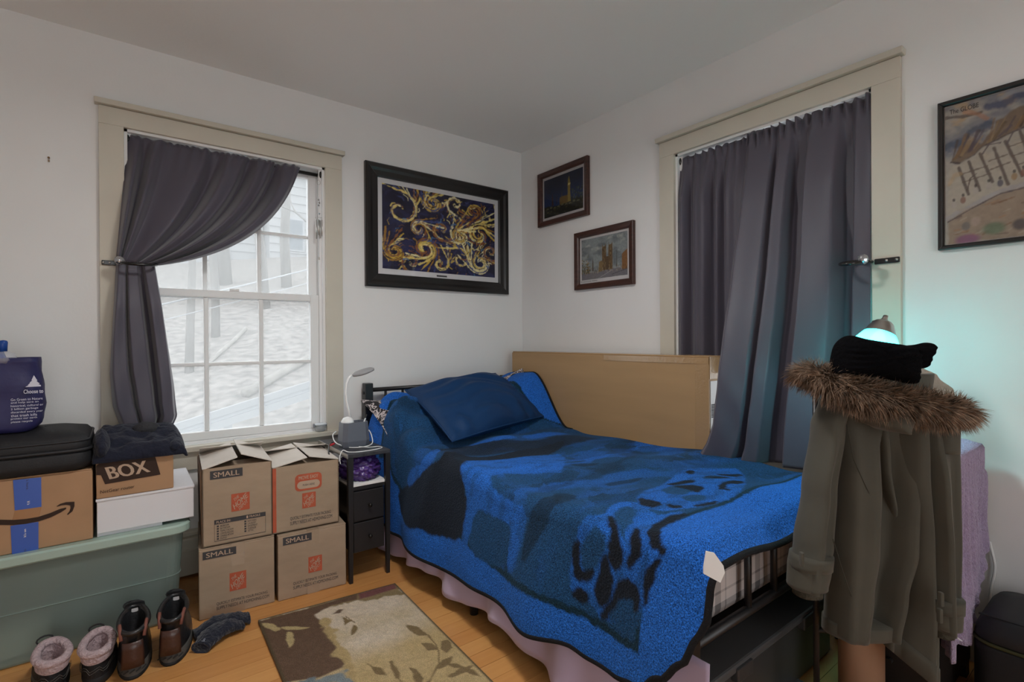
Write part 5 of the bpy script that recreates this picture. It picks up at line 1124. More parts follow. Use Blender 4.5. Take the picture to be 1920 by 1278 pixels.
# navy garment folded on the parcel box
M['navy_knit'] = mat('navy_jersey', (0.009, 0.011, 0.024), 0.9, sheen=0.1, bump=(55, 0.8)); M['charcoal'] = mat('charcoal_knit', (0.03, 0.03, 0.034), 0.9, bump=(120, 0.5))
gm = thing('folded_sweater', 'rumpled navy sweater folded on the small parcel box', 'sweater', (-2.24, -0.36, 0.666))
nu, nv = 64, 46; a, b2 = np.meshgrid(np.linspace(0, 1, nu), np.linspace(0, 1, nv), indexing='ij')
e = np.minimum(1, np.minimum(np.minimum(a, 1-a), np.minimum(b2, 1-b2))*9)**0.5
hgt = 0.026+0.060*smst(0.0, 0.6, b2)*(1-0.30*a)+0.020*(fbm(a*3.2, b2*3.2, 91, 1, 3)-0.5)+0.013*(1-np.abs(2*fbm(a*4, b2*9, 95, 1, 2)-1)*1.6)
P = np.stack([-2.378+0.285*a+0.016*(fbm(b2*6, a, 97, 1, 2)-0.5), -0.490+0.30*b2+0.014*(fbm(a*7, b2, 99, 1, 2)-0.5), 0.667+hgt*e-0.008*smst(0.05, 0.0, b2)-0.010*smst(0.95, 1.0, a)], -1)
MB().grid(P).build('folded_cloth', M['navy_knit'], gm, smooth=True, solid=0.006)
lump('sleeve_roll', None, None, (-2.352, -0.40, 0.668), (0.026, 0.10, 0.058), M['navy_knit'], 5, 0.3, parent=gm); lump('sleeve_roll', None, None, (-2.215, -0.33, 0.725), (0.045, 0.04, 0.028), M['charcoal'], 6, 0.3, parent=gm)
lump('hem_fold', None, None, (-2.125, -0.42, 0.667), (0.03, 0.08, 0.028), M['navy_knit'], 7, 0.3, parent=gm)

# blue shopping bag with its print, bottle and clear bag inside
M['bag_blue'] = mat('dark_blue_nonwoven', (0.020, 0.018, 0.085), 0.55, spec=0.4, bump=(14, 0.5)); M['bag_print'] = mat('white_bag_print', (0.62, 0.62, 0.72), 0.7)
sbg = thing('shopping_bag', 'dark blue shopping bag with white tree print on the suitcase', 'bag', (-2.68, -0.35, 0.765))
def bag_ring(z):
    k = (z-0.785)/0.26; xr = float(interp([(0, -2.545), (.1, -2.522), (.35, -2.514), (.6, -2.519), (1, -2.528)], k)); pts = []
    for t_ in np.linspace(0, 1, 24, endpoint=False):
        a = 2*PI*t_; cxs = abs(math.cos(a))**0.45*math.copysign(1, math.cos(a)); sys_ = abs(math.sin(a))**0.45*math.copysign(1, math.sin(a))
        hx = (xr+2.86)/2; pts.append((xr-hx+hx*cxs+0.0015*math.sin(20*k+5*a), -0.33+(0.085+0.012*math.sin(3*k+2))*sys_+0.006*math.sin(13*k+3*a), z))
    return pts
MB().loft([bag_ring(z_) for z_ in np.linspace(0.789, 1.045, 16)], cap0=True, cap1=False).build('bag_body', M['bag_blue'], sbg, smooth=True, solid=0.002)
yf = -0.428
tr_ = [(-.020, 0), (.030, 0), (.030, .006), (.022, .010), (.027, .012), (.016, .024), (.019, .026), (.008, .050), (.0, .028), (.002, .027), (-.006, .018), (-.004, .017), (-.012, .008), (-.008, .008)]
lift = lambda p: Vector((p.x, yf-0.012, p.z))
flat([(-2.540+a*0.8, yf-0.012, 0.945+b2*0.8) for a, b2 in tr_], M['bag_print'], sbg, 'tree_emblem')
put_text('Choose to', (-2.560, yf-0.012, 0.922), (1, 0, 0), (0, 0, 1), 0.05, 0.014, M['bag_print'], sbg, 0.01)
put_text([('Go Green to Nature', .98), ('and help save an', .85), ('historical, cultural or', 1), ('2 billion garbage', .84), ('discarded every year', .98), ('that trash kills', .8), ('protect our earth', .8), ('please recycle', .66)], (-2.592, yf-0.012, 0.822), (1, 0, 0), (0, 0, 1), 0.082, 0.088, M['bag_print'], sbg, 0.004)
bt = thing('bottle', 'blue bottle neck sticking out of the shopping bag', 'bottle', (-2.617, -0.34, 0.96))
MB().lathe([(0.020, 0), (0.020, 0.09), (0.012, 0.115), (0.011, 0.125)], 16, fn=lambda x, y, q: (-2.632+x, -0.34+y, 0.95+q)).build('bottle_body', mat('blue_plastic', (0.02, 0.07, 0.30), 0.25), bt, smooth=True)
MB().lathe([(0.013, 0.118), (0.013, 0.150), (0.010, 0.156), (0.002, 0.158)], 16, fn=lambda x, y, q: (-2.632+x+q*0.06, -0.34+y, 0.95+q)).build('cap', bpy.data.materials['blue_plastic'], bt, smooth=True)
lump('clear_bag', 'crinkled clear plastic bag spilling from the shopping bag top', 'plastic bag', (-2.615, -0.375, 1.025), (0.030, 0.03, 0.024), mat_clear('clear_plastic', (0.8, 0.8, 0.85), 0.25, 0.1), 12, 0.4, 24, 16, 7)
# ------------------------------------------------------------------ black post at the left edge
bp_ = thing('metal_post', 'black metal post with rounded knob at the left edge', 'post', (-2.632, -0.66, 0))
MB().tube([(-2.632, -0.66, 0), (-2.632, -0.66, 0.225)], 0.009, 10).build('post_tube', M['black_metal'], bp_, smooth=True)
MB().lathe([(0.009, 0.215), (0.017, 0.222), (0.019, 0.238), (0.017, 0.254), (0.008, 0.262), (0.001, 0.264)], 14, fn=lambda x, y, z: (-2.632+x, -0.66+y, z)).build('knob', M['black_metal'], bp_, smooth=True)

# ------------------------------------------------------------------ shoes
M['sh_black'] = mat('black_suede', (0.014, 0.014, 0.016), 0.6, bump=(120, 0.3)); M['fleece'] = mat('pink_fleece', (0.52, 0.40, 0.42), 0.95, var=(90, 0.15), bump=(130, 0.9)); M['rubber'] = mat('black_rubber', (0.018, 0.018, 0.019), 0.7)
M['leather'] = mat('dark_brown_leather', (0.055, 0.022, 0.015), 0.32, spec=0.5, bump=(90, 0.15)); M['leather_blk'] = mat('black_leather', (0.016, 0.015, 0.016), 0.3, spec=0.5, bump=(90, 0.2)); M['sole_grey'] = mat('grey_rubber_sole', (0.10, 0.095, 0.088), 0.7); M['loop'] = mat('brown_webbing', (0.20, 0.075, 0.055), 0.7)
def foot_ring(hx, y0, y1, z, heel=0.85, n=28, tilt=0.0):
    pts = []
    for k in range(n):
        a = 2*PI*k/n; c, s = math.cos(a), math.sin(a); yy = (y0+y1)/2+(y1-y0)/2*math.copysign(abs(s)**0.8, s)
        f_ = (yy-y0)/(y1-y0); wd = hx*(heel+(1-heel)*1.25*math.sin(PI*min(1, f_*1.15))**1.0)*(1-0.10*f_)
        pts.append((wd*math.copysign(abs(c)**0.8, c), yy, z+tilt*(f_)))
    return pts
def shoe(name, label, grp, pos, rz, Ln, boot):
    t = thing(name, label, 'shoe', pos, grp); c, s = math.cos(rz), math.sin(rz)
    T = lambda ring: [(pos[0]+x*c-y*s, pos[1]+x*s+y*c, pos[2]+z) for x, y, z in ring]
    W = 0.046 if not boot else 0.047
    zs = 0.038 if boot else 0.026
    MB().loft([T(foot_ring(W*0.96, 0.004, Ln-0.004, 0.0)), T(foot_ring(W*1.02, 0, Ln, 0.010)), T(foot_ring(W*1.02, 0, Ln, zs)), T(foot_ring(W*0.97, 0.004, Ln-0.006, zs+0.004))]).build('sole', M['sole_grey'] if boot else M['rubber'], t, smooth=True)
    if boot: MB().loft([T(foot_ring(W*1.04, -0.002, Ln+0.002, 0.0)), T(foot_ring(W*1.04, -0.002, Ln+0.002, 0.011))]).build('outsole', M['rubber'], t, smooth=True)
    H = 0.150 if boot else 0.105; cl = Ln*0.50                                    # collar height / rear length of opening
    hs = [(zs, 1.0, 0.002, Ln-0.004), (zs+0.020, 1.0, 0.0, Ln-0.012), (zs+0.038, 0.94, 0.002, Ln*0.88), (zs+0.055, 0.86, 0.004, Ln*0.72), (H-0.022, 0.83, 0.008, cl+0.02), (H, 0.86, 0.002, cl)]
    tl = 0.030 if boot else 0.018
    MB().loft([T(foot_ring(W*q, a, b_, z, tilt=tl*(i/5)**2)) for i, (z, q, a, b_) in enumerate(hs)], cap=False).build('upper', M['leather_blk'] if boot else M['sh_black'], t, smooth=True)
    lin = M['sh_black'] if boot else M['fleece']
    MB().loft([T(foot_ring(W*0.82, 0.006, cl-0.004, H, tilt=tl)), T(foot_ring(W*0.66, 0.016, cl-0.012, H-0.03, tilt=tl)), T(foot_ring(W*0.62, 0.018, cl-0.004, zs+0.01))], cap0=False).build('lining', lin, t, smooth=True)
    rimr = [Vector(q) for q in T(foot_ring(W*0.86, 0.002, cl, H, tilt=tl))]
    MB().tube(rimr, 0.0125 if not boot else 0.008, 8, closed=True).build('collar', lin if not boot else M['leather_blk'], t, smooth=True)
    if not boot:                                                                  # deep fleece band down the outside
        MB().loft([T(foot_ring(W*0.93, -0.006, cl+0.008, H-0.002, tilt=tl)), T(foot_ring(W*0.95, -0.007, cl+0.012, H-0.022, tilt=tl*0.9)), T(foot_ring(W*0.93, -0.004, cl+0.014, H-0.030, tilt=tl*0.9))], cap=False).build('fleece_band', lin, t, smooth=True)
        for zz in (0.052, 0.060):
            MB().tube([Vector(q) for q in T([(x*1.03, y-0.002, zz+0.008*math.sin(9*x/0.046)) for x, y, z in foot_ring(W*0.99, -0.004, Ln*0.8, zz)])][14:28], 0.0008, 5).build('stitch_line', M['sole_grey'], t)
    tz = H+(0.050 if boot else 0.020)
    tong = [[(x, y, z) for x, y, z in ((-wd, yy-0.004, zz), (-wd*0.6, yy+0.004, zz), (0, yy+0.006, zz), (wd*0.6, yy+0.004, zz), (wd, yy-0.004, zz), (wd*0.6, yy-0.004, zz), (0, yy-0.003, zz), (-wd*0.6, yy-0.004, zz))] for wd, yy, zz in ((0.026, cl+0.035, zs+0.045), (0.028, cl+0.012, H-0.01), (0.030, cl+0.002, H+0.02), (0.027, cl-0.004, tz-0.008), (0.014, cl-0.006, tz))]
    MB().loft([T(r_) for r_ in tong]).build('tongue', M['sh_black'], t, smooth=True)
    for k in range(4):
        yy = cl+0.012+k*0.022; zz = H-0.002-k*0.018
        MB().tube(T([(-0.026, yy, zz), (0, yy+0.006, zz+0.006), (0.026, yy+0.004, zz)]), 0.003, 6).build('lace', M['sh_black'], t)
    MB().tube(T([(0.0+0.020*math.cos(a)-0.012, cl+0.005+0.006*math.sin(a), H+tl*0.6+0.016+0.010*math.sin(a)) for a in np.linspace(0, 2*PI, 12, endpoint=False)]), 0.0026, 6, closed=True).build('lace_loop', M['sh_black'], t)
    if boot:
        hp = [[(x, y-0.003, z) for x, y, z in ((W*1.0*q*math.sin(a), 0.030-0.034*math.cos(a), z) for a in np.linspace(-0.75, 0.75, 9))] for q, z in ((0.95, zs+0.002), (0.94, zs+0.03), (0.88, zs+0.060), (0.84, H-0.026))]
        MB().grid(np.array([T(r_) for r_ in hp])).build('heel_patch', M['leather'], t, smooth=True, solid=0.003)
        for sg in (-1, 1):
            MB().tube(T([(sg*0.030, 0.004, H-0.018), (sg*0.034, 0.018, H+0.010), (sg*0.036, 0.040, H+0.018), (sg*0.036, 0.062, H+0.004)]), 0.0052, 6).build('webbing_loop', M['loop'], t, smooth=True)
        flat(T([(-0.010, cl-0.0095, H+0.012), (0.010, cl-0.0095, H+0.012), (0.009, cl-0.0120, H+0.026), (-0.009, cl-0.0120, H+0.026)]), M['mount'], t, 'tongue_label')
        for k in range(5):
            a0 = -0.9+k*0.36; MB().tube(T([(W*math.sin(a0)*1.0, 0.034-0.040*math.cos(a0), zs-0.012), (W*math.sin(a0+0.3), 0.034-0.040*math.cos(a0+0.3), zs-0.004)]), 0.002, 5).build('sole_groove', M['rubber'], t)
    return t
shoe('sneaker', 'black shoe with pink fleece collar at far left of the row', 'fleece-lined shoe pair', (-2.462, -0.748, 0), 0.16, 0.25, False)
shoe('sneaker', 'black shoe with pink fleece collar beside the brown boots', 'fleece-lined shoe pair', (-2.365, -0.770, 0), -0.10, 0.25, False)
shoe('hiking_boot', 'brown leather hiking boot standing next to the fleece-lined shoe', 'hiking boot pair', (-2.268, -0.795, 0), -0.06, 0.285, True)
shoe('hiking_boot', 'brown leather hiking boot with raised tongue beside the navy socks', 'hiking boot pair', (-2.166, -0.788, 0), -0.20, 0.285, True)

# navy socks
M['sock'] = mat('navy_wool_sock', (0.010, 0.013, 0.026), 0.95, sheen=0.3, bump=(110, 0.8))
def sock(label, pts, rs_, fl_=0.6):
    t = thing('sock', label, 'sock', (pts[0][0], pts[0][1], 0), 'pair of navy socks on the floor'); pts = spline(pts, 6); n = len(pts); mb = MB(); rings = []
    for i, p in enumerate(pts):
        r_ = float(interp_s([(k/(len(rs_)-1), v) for k, v in enumerate(rs_)], i/(n-1))); a = pts[max(0, i-1)]; b_ = pts[min(n-1, i+1)]; d = (b_-a).normalized(); sd = Vector((-d.y, d.x, 0)).normalized()
        rings.append([p+sd*(r_*math.cos(q)*(1+0.12*math.sin(5*q+i)+0.10*math.sin(3*i+q)))+UZ*(r_*fl_*math.sin(q)*(1+0.15*math.sin(3*q+0.7*i)+0.12*math.sin(2.3*i))+r_*fl_) for q in np.linspace(0, 2*PI, 18, endpoint=False)])
    mb.loft(rings).build('sock_body', M['sock'], t, smooth=True)
    p = pts[-1]; d = (pts[-1]-pts[-3]).normalized(); sd = Vector((-d.y, d.x, 0))
    MB().tube([p+sd*(rs_[-1]*math.cos(q))+UZ*(rs_[-1]*fl_*math.sin(q)+rs_[-1]*fl_) for q in np.linspace(0, 2*PI, 16, endpoint=False)], 0.005, 6, closed=True).build('ribbed_cuff', M['sock'], t, smooth=True)
    return t
sock('rumpled navy sock lying at the back, ending in a round roll', [(-2.085, -0.665, 0), (-2.02, -0.655, 0.004), (-1.96, -0.655, 0.01), (-1.905, -0.655, 0.002)], [0.03, 0.042, 0.036, 0.026])
t = sock('rumpled navy sock with white letters nearest the camera', [(-1.93, -0.69, 0), (-1.985, -0.700, 0.012), (-2.04, -0.725, 0.004), (-2.075, -0.765, 0)], [0.026, 0.036, 0.040, 0.030])
put_text('VI-E', (-2.068, -0.772, 0.037), Vector((0.5, 0.5, 0)).normalized(), Vector((-0.5, 0.5, 0.3)).normalized(), 0.034, 0.009, M['bag_print'], t, 0.0)

# ------------------------------------------------------------------ rug
RA, RB_, RC, RD = Vector((-1.876, -0.687, 0)), Vector((-1.328, -0.738, 0)), Vector((-1.392, -2.35, 0)), Vector((-1.915, -2.30, 0))
n, m_ = 130, 340; zr = 0.013
def rug_pt(a, b_): return RA*(1-a)*(1-b_)+RB_*a*(1-b_)+RC*a*b_+RD*(1-a)*b_
G = np.zeros((n, m_, 3)); AA = np.zeros((n, m_)); BBx = np.zeros((n, m_))
for i in range(n):
    for j in range(m_):
        p = rug_pt(i/(n-1), j/(m_-1)); G[i, j] = (p.x, p.y, zr); AA[i, j] = p.x; BBx[i, j] = p.y
class Rug(Canvas):
    def __init__(s, U, V, base): s.U, s.V = U, V; s.n, s.m = U.shape; s.c = np.zeros(U.shape+(3,)); s.c[:] = base
rg = Rug(AA, BBx, L(224, 208, 186))
r4 = lambda X, Y: tuple(on(400+X/3.4286, 1050+Y/3.4286, 'z', zr)[:2])
def rp(pts, col, soft=0.005, op=1.0, rag=0.010, seed=1): rg.poly([r4(*q) for q in pts], col, soft, op, rag, seed)
rg.blend(np.clip((fbm(AA, BBx, 33, 7, 4)-0.35)*2.2, 0, 0.6), L(196, 176, 136)); rg.blend(smst(-1.06, -1.22, BBx)*0.8, L(196, 170, 118))
rg.blend(smst(-1.62, -1.72, AA)*smst(-0.95, -1.02, BBx)*0.0, L(130, 140, 140))
rp([(280, 395), (1170, 140), (1230, 215), (1000, 250), (760, 300), (640, 350), (290, 430)], L(150, 132, 98), rag=0.03)
rp([(280, 395), (640, 300), (930, 215), (930, 250), (760, 290), (660, 350), (700, 390), (780, 520), (860, 660), (830, 690), (690, 750), (380, 800), (300, 430)], L(112, 90, 74))
rp([(930, 215), (1165, 145), (1180, 180), (935, 252)], L(128, 86, 84), rag=0.005)
rp([(640, 330), (720, 350), (800, 500), (890, 680), (920, 782), (860, 782), (800, 600), (700, 420)], L(190, 166, 120), rag=0.03)
rp([(690, 750), (860, 700), (900, 790), (640, 800)], L(138, 148, 150), rag=0.02); rp([(380, 800), (640, 760), (640, 1500), (600, 1500)], L(126, 138, 142), rag=0.03)
LG, OL, GB = L(196, 176, 130), L(136, 116, 84), L(110, 92, 78)
rp([(310, 405), (380, 405), (430, 440), (400, 460), (340, 440)], LG, 0.002); rp([(440, 430), (540, 425), (620, 430), (560, 450), (470, 445)], LG, 0.002); rp([(480, 460), (510, 460), (530, 510), (490, 555), (465, 510)], LG, 0.002)
rp([(770, 345), (800, 315), (850, 310), (820, 340)], GB, 0.002); rp([(830, 360), (880, 390), (845, 415)], OL, 0.002); rp([(900, 395), (930, 430), (915, 465), (885, 485), (885, 450)], OL, 0.002)
for lf in ([(1230, 410), (1310, 425), (1385, 480), (1320, 485), (1260, 455)], [(1330, 530), (1400, 535), (1440, 572), (1380, 575)], [(1470, 520), (1510, 510), (1545, 560), (1500, 590), (1470, 570)], [(1430, 690), (1470, 650), (1530, 620), (1510, 670), (1460, 695)], [(970, 650), (1050, 680), (1130, 745), (1060, 730), (1000, 690)], [(1140, 650), (1200, 720), (1230, 800), (1160, 760)], [(1260, 690), (1310, 700), (1350, 760), (1340, 800), (1300, 790), (1290, 730)], [(1500, 745), (1600, 690), (1690, 665), (1620, 720), (1540, 755)]): rp(lf, OL, 0.002, rag=0.01)
rg.stroke([r4(*q) for q in ((1380, 480), (1430, 540), (1450, 590), (1450, 660), (1400, 760), (1380, 800))], 0.0035, OL); rg.stroke([r4(*q) for q in ((850, 360), (880, 380), (910, 400))], 0.003, OL)
rs2 = random.Random(5)
for k in range(26):
    x = rs2.uniform(-1.86, -1.38); y = rs2.uniform(-2.2, -1.35); a = rs2.uniform(0, 6.3); l_ = 0.04
    rg.poly([(x+l_*math.cos(a), y+l_*math.sin(a)), (x+0.3*l_*math.cos(a+1.6), y+0.3*l_*math.sin(a+1.6)), (x-l_*math.cos(a), y-l_*math.sin(a)), (x+0.3*l_*math.cos(a-1.6), y+0.3*l_*math.sin(a-1.6))], OL, 0.003)
rg.grain(0.16, 9, 90)
edge_d = np.minimum(np.minimum(np.linspace(0, 1, n)[:, None]*0.55, (1-np.linspace(0, 1, n))[:, None]*0.55), (np.linspace(0, 1, m_)[None, :])*1.6); rg.blend(smst(0.010, 0.006, edge_d)*0.9, L(96, 84, 64))
rug = thing('rug', 'beige and brown leaf-patterned rug on the wooden floor', 'rug', tuple(RA))
M['rug'] = mat_attr('rug_pile', 0.95, 0.1, bump=(260, 0.9), speckle=0.3)
MB().grid(G).build('pile', M['rug'], rug, colors=rg.c.reshape(-1, 3), recalc=False)
MB().hexa([rug_pt(0, 0)+UZ*0.001, rug_pt(1, 0)+UZ*0.001, rug_pt(1, 1)+UZ*0.001, rug_pt(0, 1)+UZ*0.001]+[rug_pt(0, 0)+UZ*0.0125, rug_pt(1, 0)+UZ*0.0125, rug_pt(1, 1)+UZ*0.0125, rug_pt(0, 1)+UZ*0.0125]).build('backing', mat('rug_backing', (0.16, 0.13, 0.09), 0.95), rug)

# ------------------------------------------------------------------ dark stand with towel and lit lamp in the right corner
dr = thing('dark_cabinet', 'dark cabinet under the lavender towel against the right wall', 'cabinet', (-0.30, -2.36, 0))
M['dk_wood'] = mat('black_brown_wood', (0.016, 0.013, 0.012), 0.45)
MB().box(-0.52, -0.10, -2.455, -2.262, 0.05, 0.735).build('carcass', M['dk_wood'], dr, bevel=0.003)
MB().box(-0.53, -0.09, -2.462, -2.258, 0.735, 0.755).build('top', M['dk_wood'], dr, bevel=0.003)
for z0, z1 in ((0.07, 0.27), (0.28, 0.49), (0.50, 0.72)):
    d = MB().box(-0.535, -0.52, -2.445, -2.272, z0, z1).build('drawer', M['dk_wood'], dr, bevel=0.002)
    MB().tube([(-0.536, -2.36, (z0+z1)/2), (-0.552, -2.36, (z0+z1)/2)], 0.008, 10).build('knob', M['dk_wood'], d)
for x in (-0.50, -0.12):
    for y in (-2.44, -2.278): MB().box(x-0.018, x+0.018, y-0.012, y+0.012, 0, 0.05).build('foot', M['dk_wood'], dr)

M['towel'] = mat('lavender_terry', (0.44, 0.345, 0.53), 0.95, var=(120, 0.12), bump=(240, 1.0), sheen=0.3)
RE = [(0.20, -0.215), (0.27, -0.19), (0.36, -0.085), (0.42, -0.05), (0.51, -0.035), (0.62, -0.05), (0.72, -0.075), (0.775, -0.10)]
nu, nv = 130, 60; P = np.zeros((nu, nv, 3))
for i in range(nu):
    a = i/(nu-1)
    for j in range(nv):
        k = j/(nv-1); s_ = k*0.745
        if s_ < 0.20: y = -2.272-s_; z = 0.7605; xr = -0.095
        else: y = -2.472; z = 0.7605-(s_-0.20); xr = float(interp_s(RE, z))
        if 0.18 < s_ < 0.22: z -= 0.004
        x = -0.515+(xr+0.515)*a; rib = 0.0065*math.sin(x*2*PI/0.032)
        y -= (rib+0.016*math.sin(a*11+2)*smst(0.22, 0.5, s_)+0.008)*(1 if s_ > 0.2 else 0); z += rib*0.7 if s_ <= 0.2 else 0.0
        P[i, j] = (x, y, z+(0.012*math.sin(a*7) if s_ > 0.7 else 0))
props(MB().grid(P).build('towel', M['towel'], smooth=True, solid=0.006), 'ribbed lavender bath towel draped over the dark cabinet', 'towel')

tl_ = thing('table_lamp', 'lit lamp with glowing cyan shade and steel cap behind the beanie', 'lamp', (-0.30, -2.33, 0.766))
MB().lathe([(0.062, 0), (0.062, 0.008), (0.050, 0.016), (0.010, 0.022)], 24, fn=lambda x, y, z: (-0.27+x, -2.345+y, 0.768+z)).build('base', M['steel'], tl_, smooth=True)
MB().tube(spline([(-0.27, -2.345, 0.785), (-0.262, -2.335, 0.90), (-0.255, -2.31, 1.02), (-0.262, -2.275, 1.10), (-0.29, -2.255, 1.14), (-0.315, -2.255, 1.150)]), 0.006, 10).build('stem', M['steel'], tl_, smooth=True)
ctr = at(1657, 603, 1.66); bot = at(1635, 668, 1.640); ax = (bot-ctr).normalized(); e1 = ax.orthogonal().normalized(); e2 = ax.cross(e1)
fs = lambda x, y, z: tuple(ctr+e1*x+e2*y+ax*z)
MB().lathe([(0.009, -0.010), (0.011, 0.0), (0.024, 0.002), (0.031, 0.010), (0.047, 0.048)], 28, fn=fs, cap=False).build('steel_cap', M['steel'], tl_, smooth=True)
MB().tube([ctr-ax*0.022, ctr], [0.007, 0.008], 10).build('finial', M['steel'], tl_, smooth=True)
mt, nt, b = new_mat('glowing_cyan_shade'); out = nt.nodes['Material Output']
tr = nt.nodes.new('ShaderNodeBsdfTransparent'); tr.inputs[0].default_value = (0.55, 1.0, 0.97, 1); tl = nt.nodes.new('ShaderNodeBsdfTranslucent'); tl.inputs[0].default_value = (0.25, 0.85, 0.83, 1)
em = nt.nodes.new('ShaderNodeEmission'); em.inputs[0].default_value = (0.10, 0.80, 0.80, 1); em.inputs[1].default_value = 0.5
m1 = nt.nodes.new('ShaderNodeMixShader'); m1.inputs[0].default_value = 0.55; a1 = nt.nodes.new('ShaderNodeAddShader')
nt.links.new(tr.outputs[0], m1.inputs[1]); nt.links.new(tl.outputs[0], m1.inputs[2]); nt.links.new(m1.outputs[0], a1.inputs[0]); nt.links.new(em.outputs[0], a1.inputs[1]); nt.links.new(a1.outputs[0], out.inputs[0])
MB().lathe([(0.047, 0.048), (0.064, 0.080), (0.078, 0.122), (0.076, 0.122), (0.062, 0.080), (0.045, 0.048)], 28, fn=fs, cap=False).build('glass_shade', mt, tl_, smooth=True)
mt, nt, b = new_mat('lit_bulb'); b.inputs['Emission Color'].default_value = (0.75, 1.0, 0.97, 1); b.inputs['Emission Strength'].default_value = 3
MB().lathe([(0.004, 0.030), (0.014, 0.045), (0.022, 0.066), (0.020, 0.084), (0.010, 0.094), (0.002, 0.096)], 16, fn=fs).build('bulb', mt, tl_, smooth=True)
lg = bpy.data.lights.new('lamp_light', 'POINT'); lg.color = (0.28, 0.95, 1.0); lg.energy = 4.2; lg.shadow_soft_size = 0.02
lo = bpy.data.objects.new('lamp_light', lg); COL.objects.link(lo); lo.parent = tl_; lo.location = (ctr+ax*0.112)-ORG[tl_]

props(MB().tube(spline([(-0.012, -2.487, 0.42), (-0.012, -2.500, 0.34), (-0.012, -2.490, 0.26), (-0.012, -2.489, 0.20), (-0.012, -2.50, 0.10), (-0.012, -2.49, 0.004)]), 0.004, 6).build('wall_cable', M['white_plastic'], smooth=True), 'white power cord hanging down the wall beside the towel', 'cord')
props(MB().lathe([(0.056, 0), (0.056, 0.62), (0.050, 0.62), (0.050, 0.02)], 28, fn=lambda x, y, z: (-0.615+x, -2.313+y, 0.001+z)).build('cardboard_tube', mat('tan_tube', (0.36, 0.215, 0.14), 0.6), smooth=True), 'smooth tan tube standing on the floor under the parka', 'tube')

# black soft case on the floor at the lower right corner
bc = thing('camera_bag', 'black soft-sided bag on the floor at the lower right corner', 'bag', (-0.21, -2.68, 0))
K = lambda i, z, r=0.05: rr(-0.375+i, -0.045-i, -2.86+i, -2.505-i, r, z)
MB().loft([K(.02, .002), K(.004, .02), K(0, .06), K(0, .225), K(.004, .236)]).build('bag_body', M['suit'], bc, smooth=True)
MB().loft([K(.004, .244), K(0, .25), K(.004, .275), K(.02, .297), K(.06, .304)]).build('bag_lid', M['suit2'], bc, smooth=True)
MB().tube(K(.002, .240), 0.005, 6, closed=True).build('zipper', mat('olive_zip', (0.05, 0.05, 0.02), 0.6), bc, smooth=True)
MB().box(-0.33, -0.325, -2.80, -2.515, 0.300, 0.304).build('seam', M['suit'], bc)
MB().tube(spline([(-0.30, -2.62, 0.30), (-0.30, -2.62, 0.325), (-0.14, -2.62, 0.325), (-0.14, -2.62, 0.30)]), 0.008, 6).build('handle', M['suit'], bc, smooth=True)
gk = on(1482, 1274, 'z', 0.02)
gl_ = thing('key_fob', 'silver glittery fob with ring lying on the floor by the bed foot', 'key fob', (gk.x, gk.y, 0))
MB().box(gk.x-0.045, gk.x+0.035, gk.y-0.05, gk.y+0.012, 0.001, 0.016).build('fob_body', mat('silver_glitter', (0.30, 0.30, 0.31), 0.35, metal=0.6, var=(420, 0.95)), gl_, bevel=0.005)
MB().tube([(gk.x-0.02+0.007*math.cos(a), gk.y+0.004+0.007*math.sin(a), 0.0175) for a in np.linspace(0, 2*PI, 12, endpoint=False)], 0.002, 6, closed=True).build('ring', M['steel'], gl_)
gk = on(1408, 1296, 'z', 0.01); lump('slipper', 'black rounded slipper toe on the floor by the bed foot', 'slipper', (gk.x, gk.y, 0), (0.05, 0.07, 0.03), M['suit'], 2, 0.1)

# ------------------------------------------------------------------ valet stand and parka
vs = thing('valet_stand', 'thin black metal clothes stand holding the parka up', 'clothes stand', (-0.68, -2.38, 0))
pa = at(1529, 760, 1.385); pb = at(1748, 760, 1.385)
for q in (pa, pb):
    MB().tube([(q.x, q.y, 0), (q.x, q.y, 0.965)], 0.008, 8).build('upright', M['black_metal'], vs, smooth=True)
    MB().tube([(q.x-0.10, q.y-0.13, 0.010), (q.x+0.05, q.y+0.065, 0.010)], 0.009, 8).build('foot_bar', M['black_metal'], vs, smooth=True)
for z_ in (0.965, 0.30, 0.10): MB().tube([(pa.x, pa.y, z_), (pb.x, pb.y, z_)], 0.008, 8).build('cross_bar', M['black_metal'], vs, smooth=True)

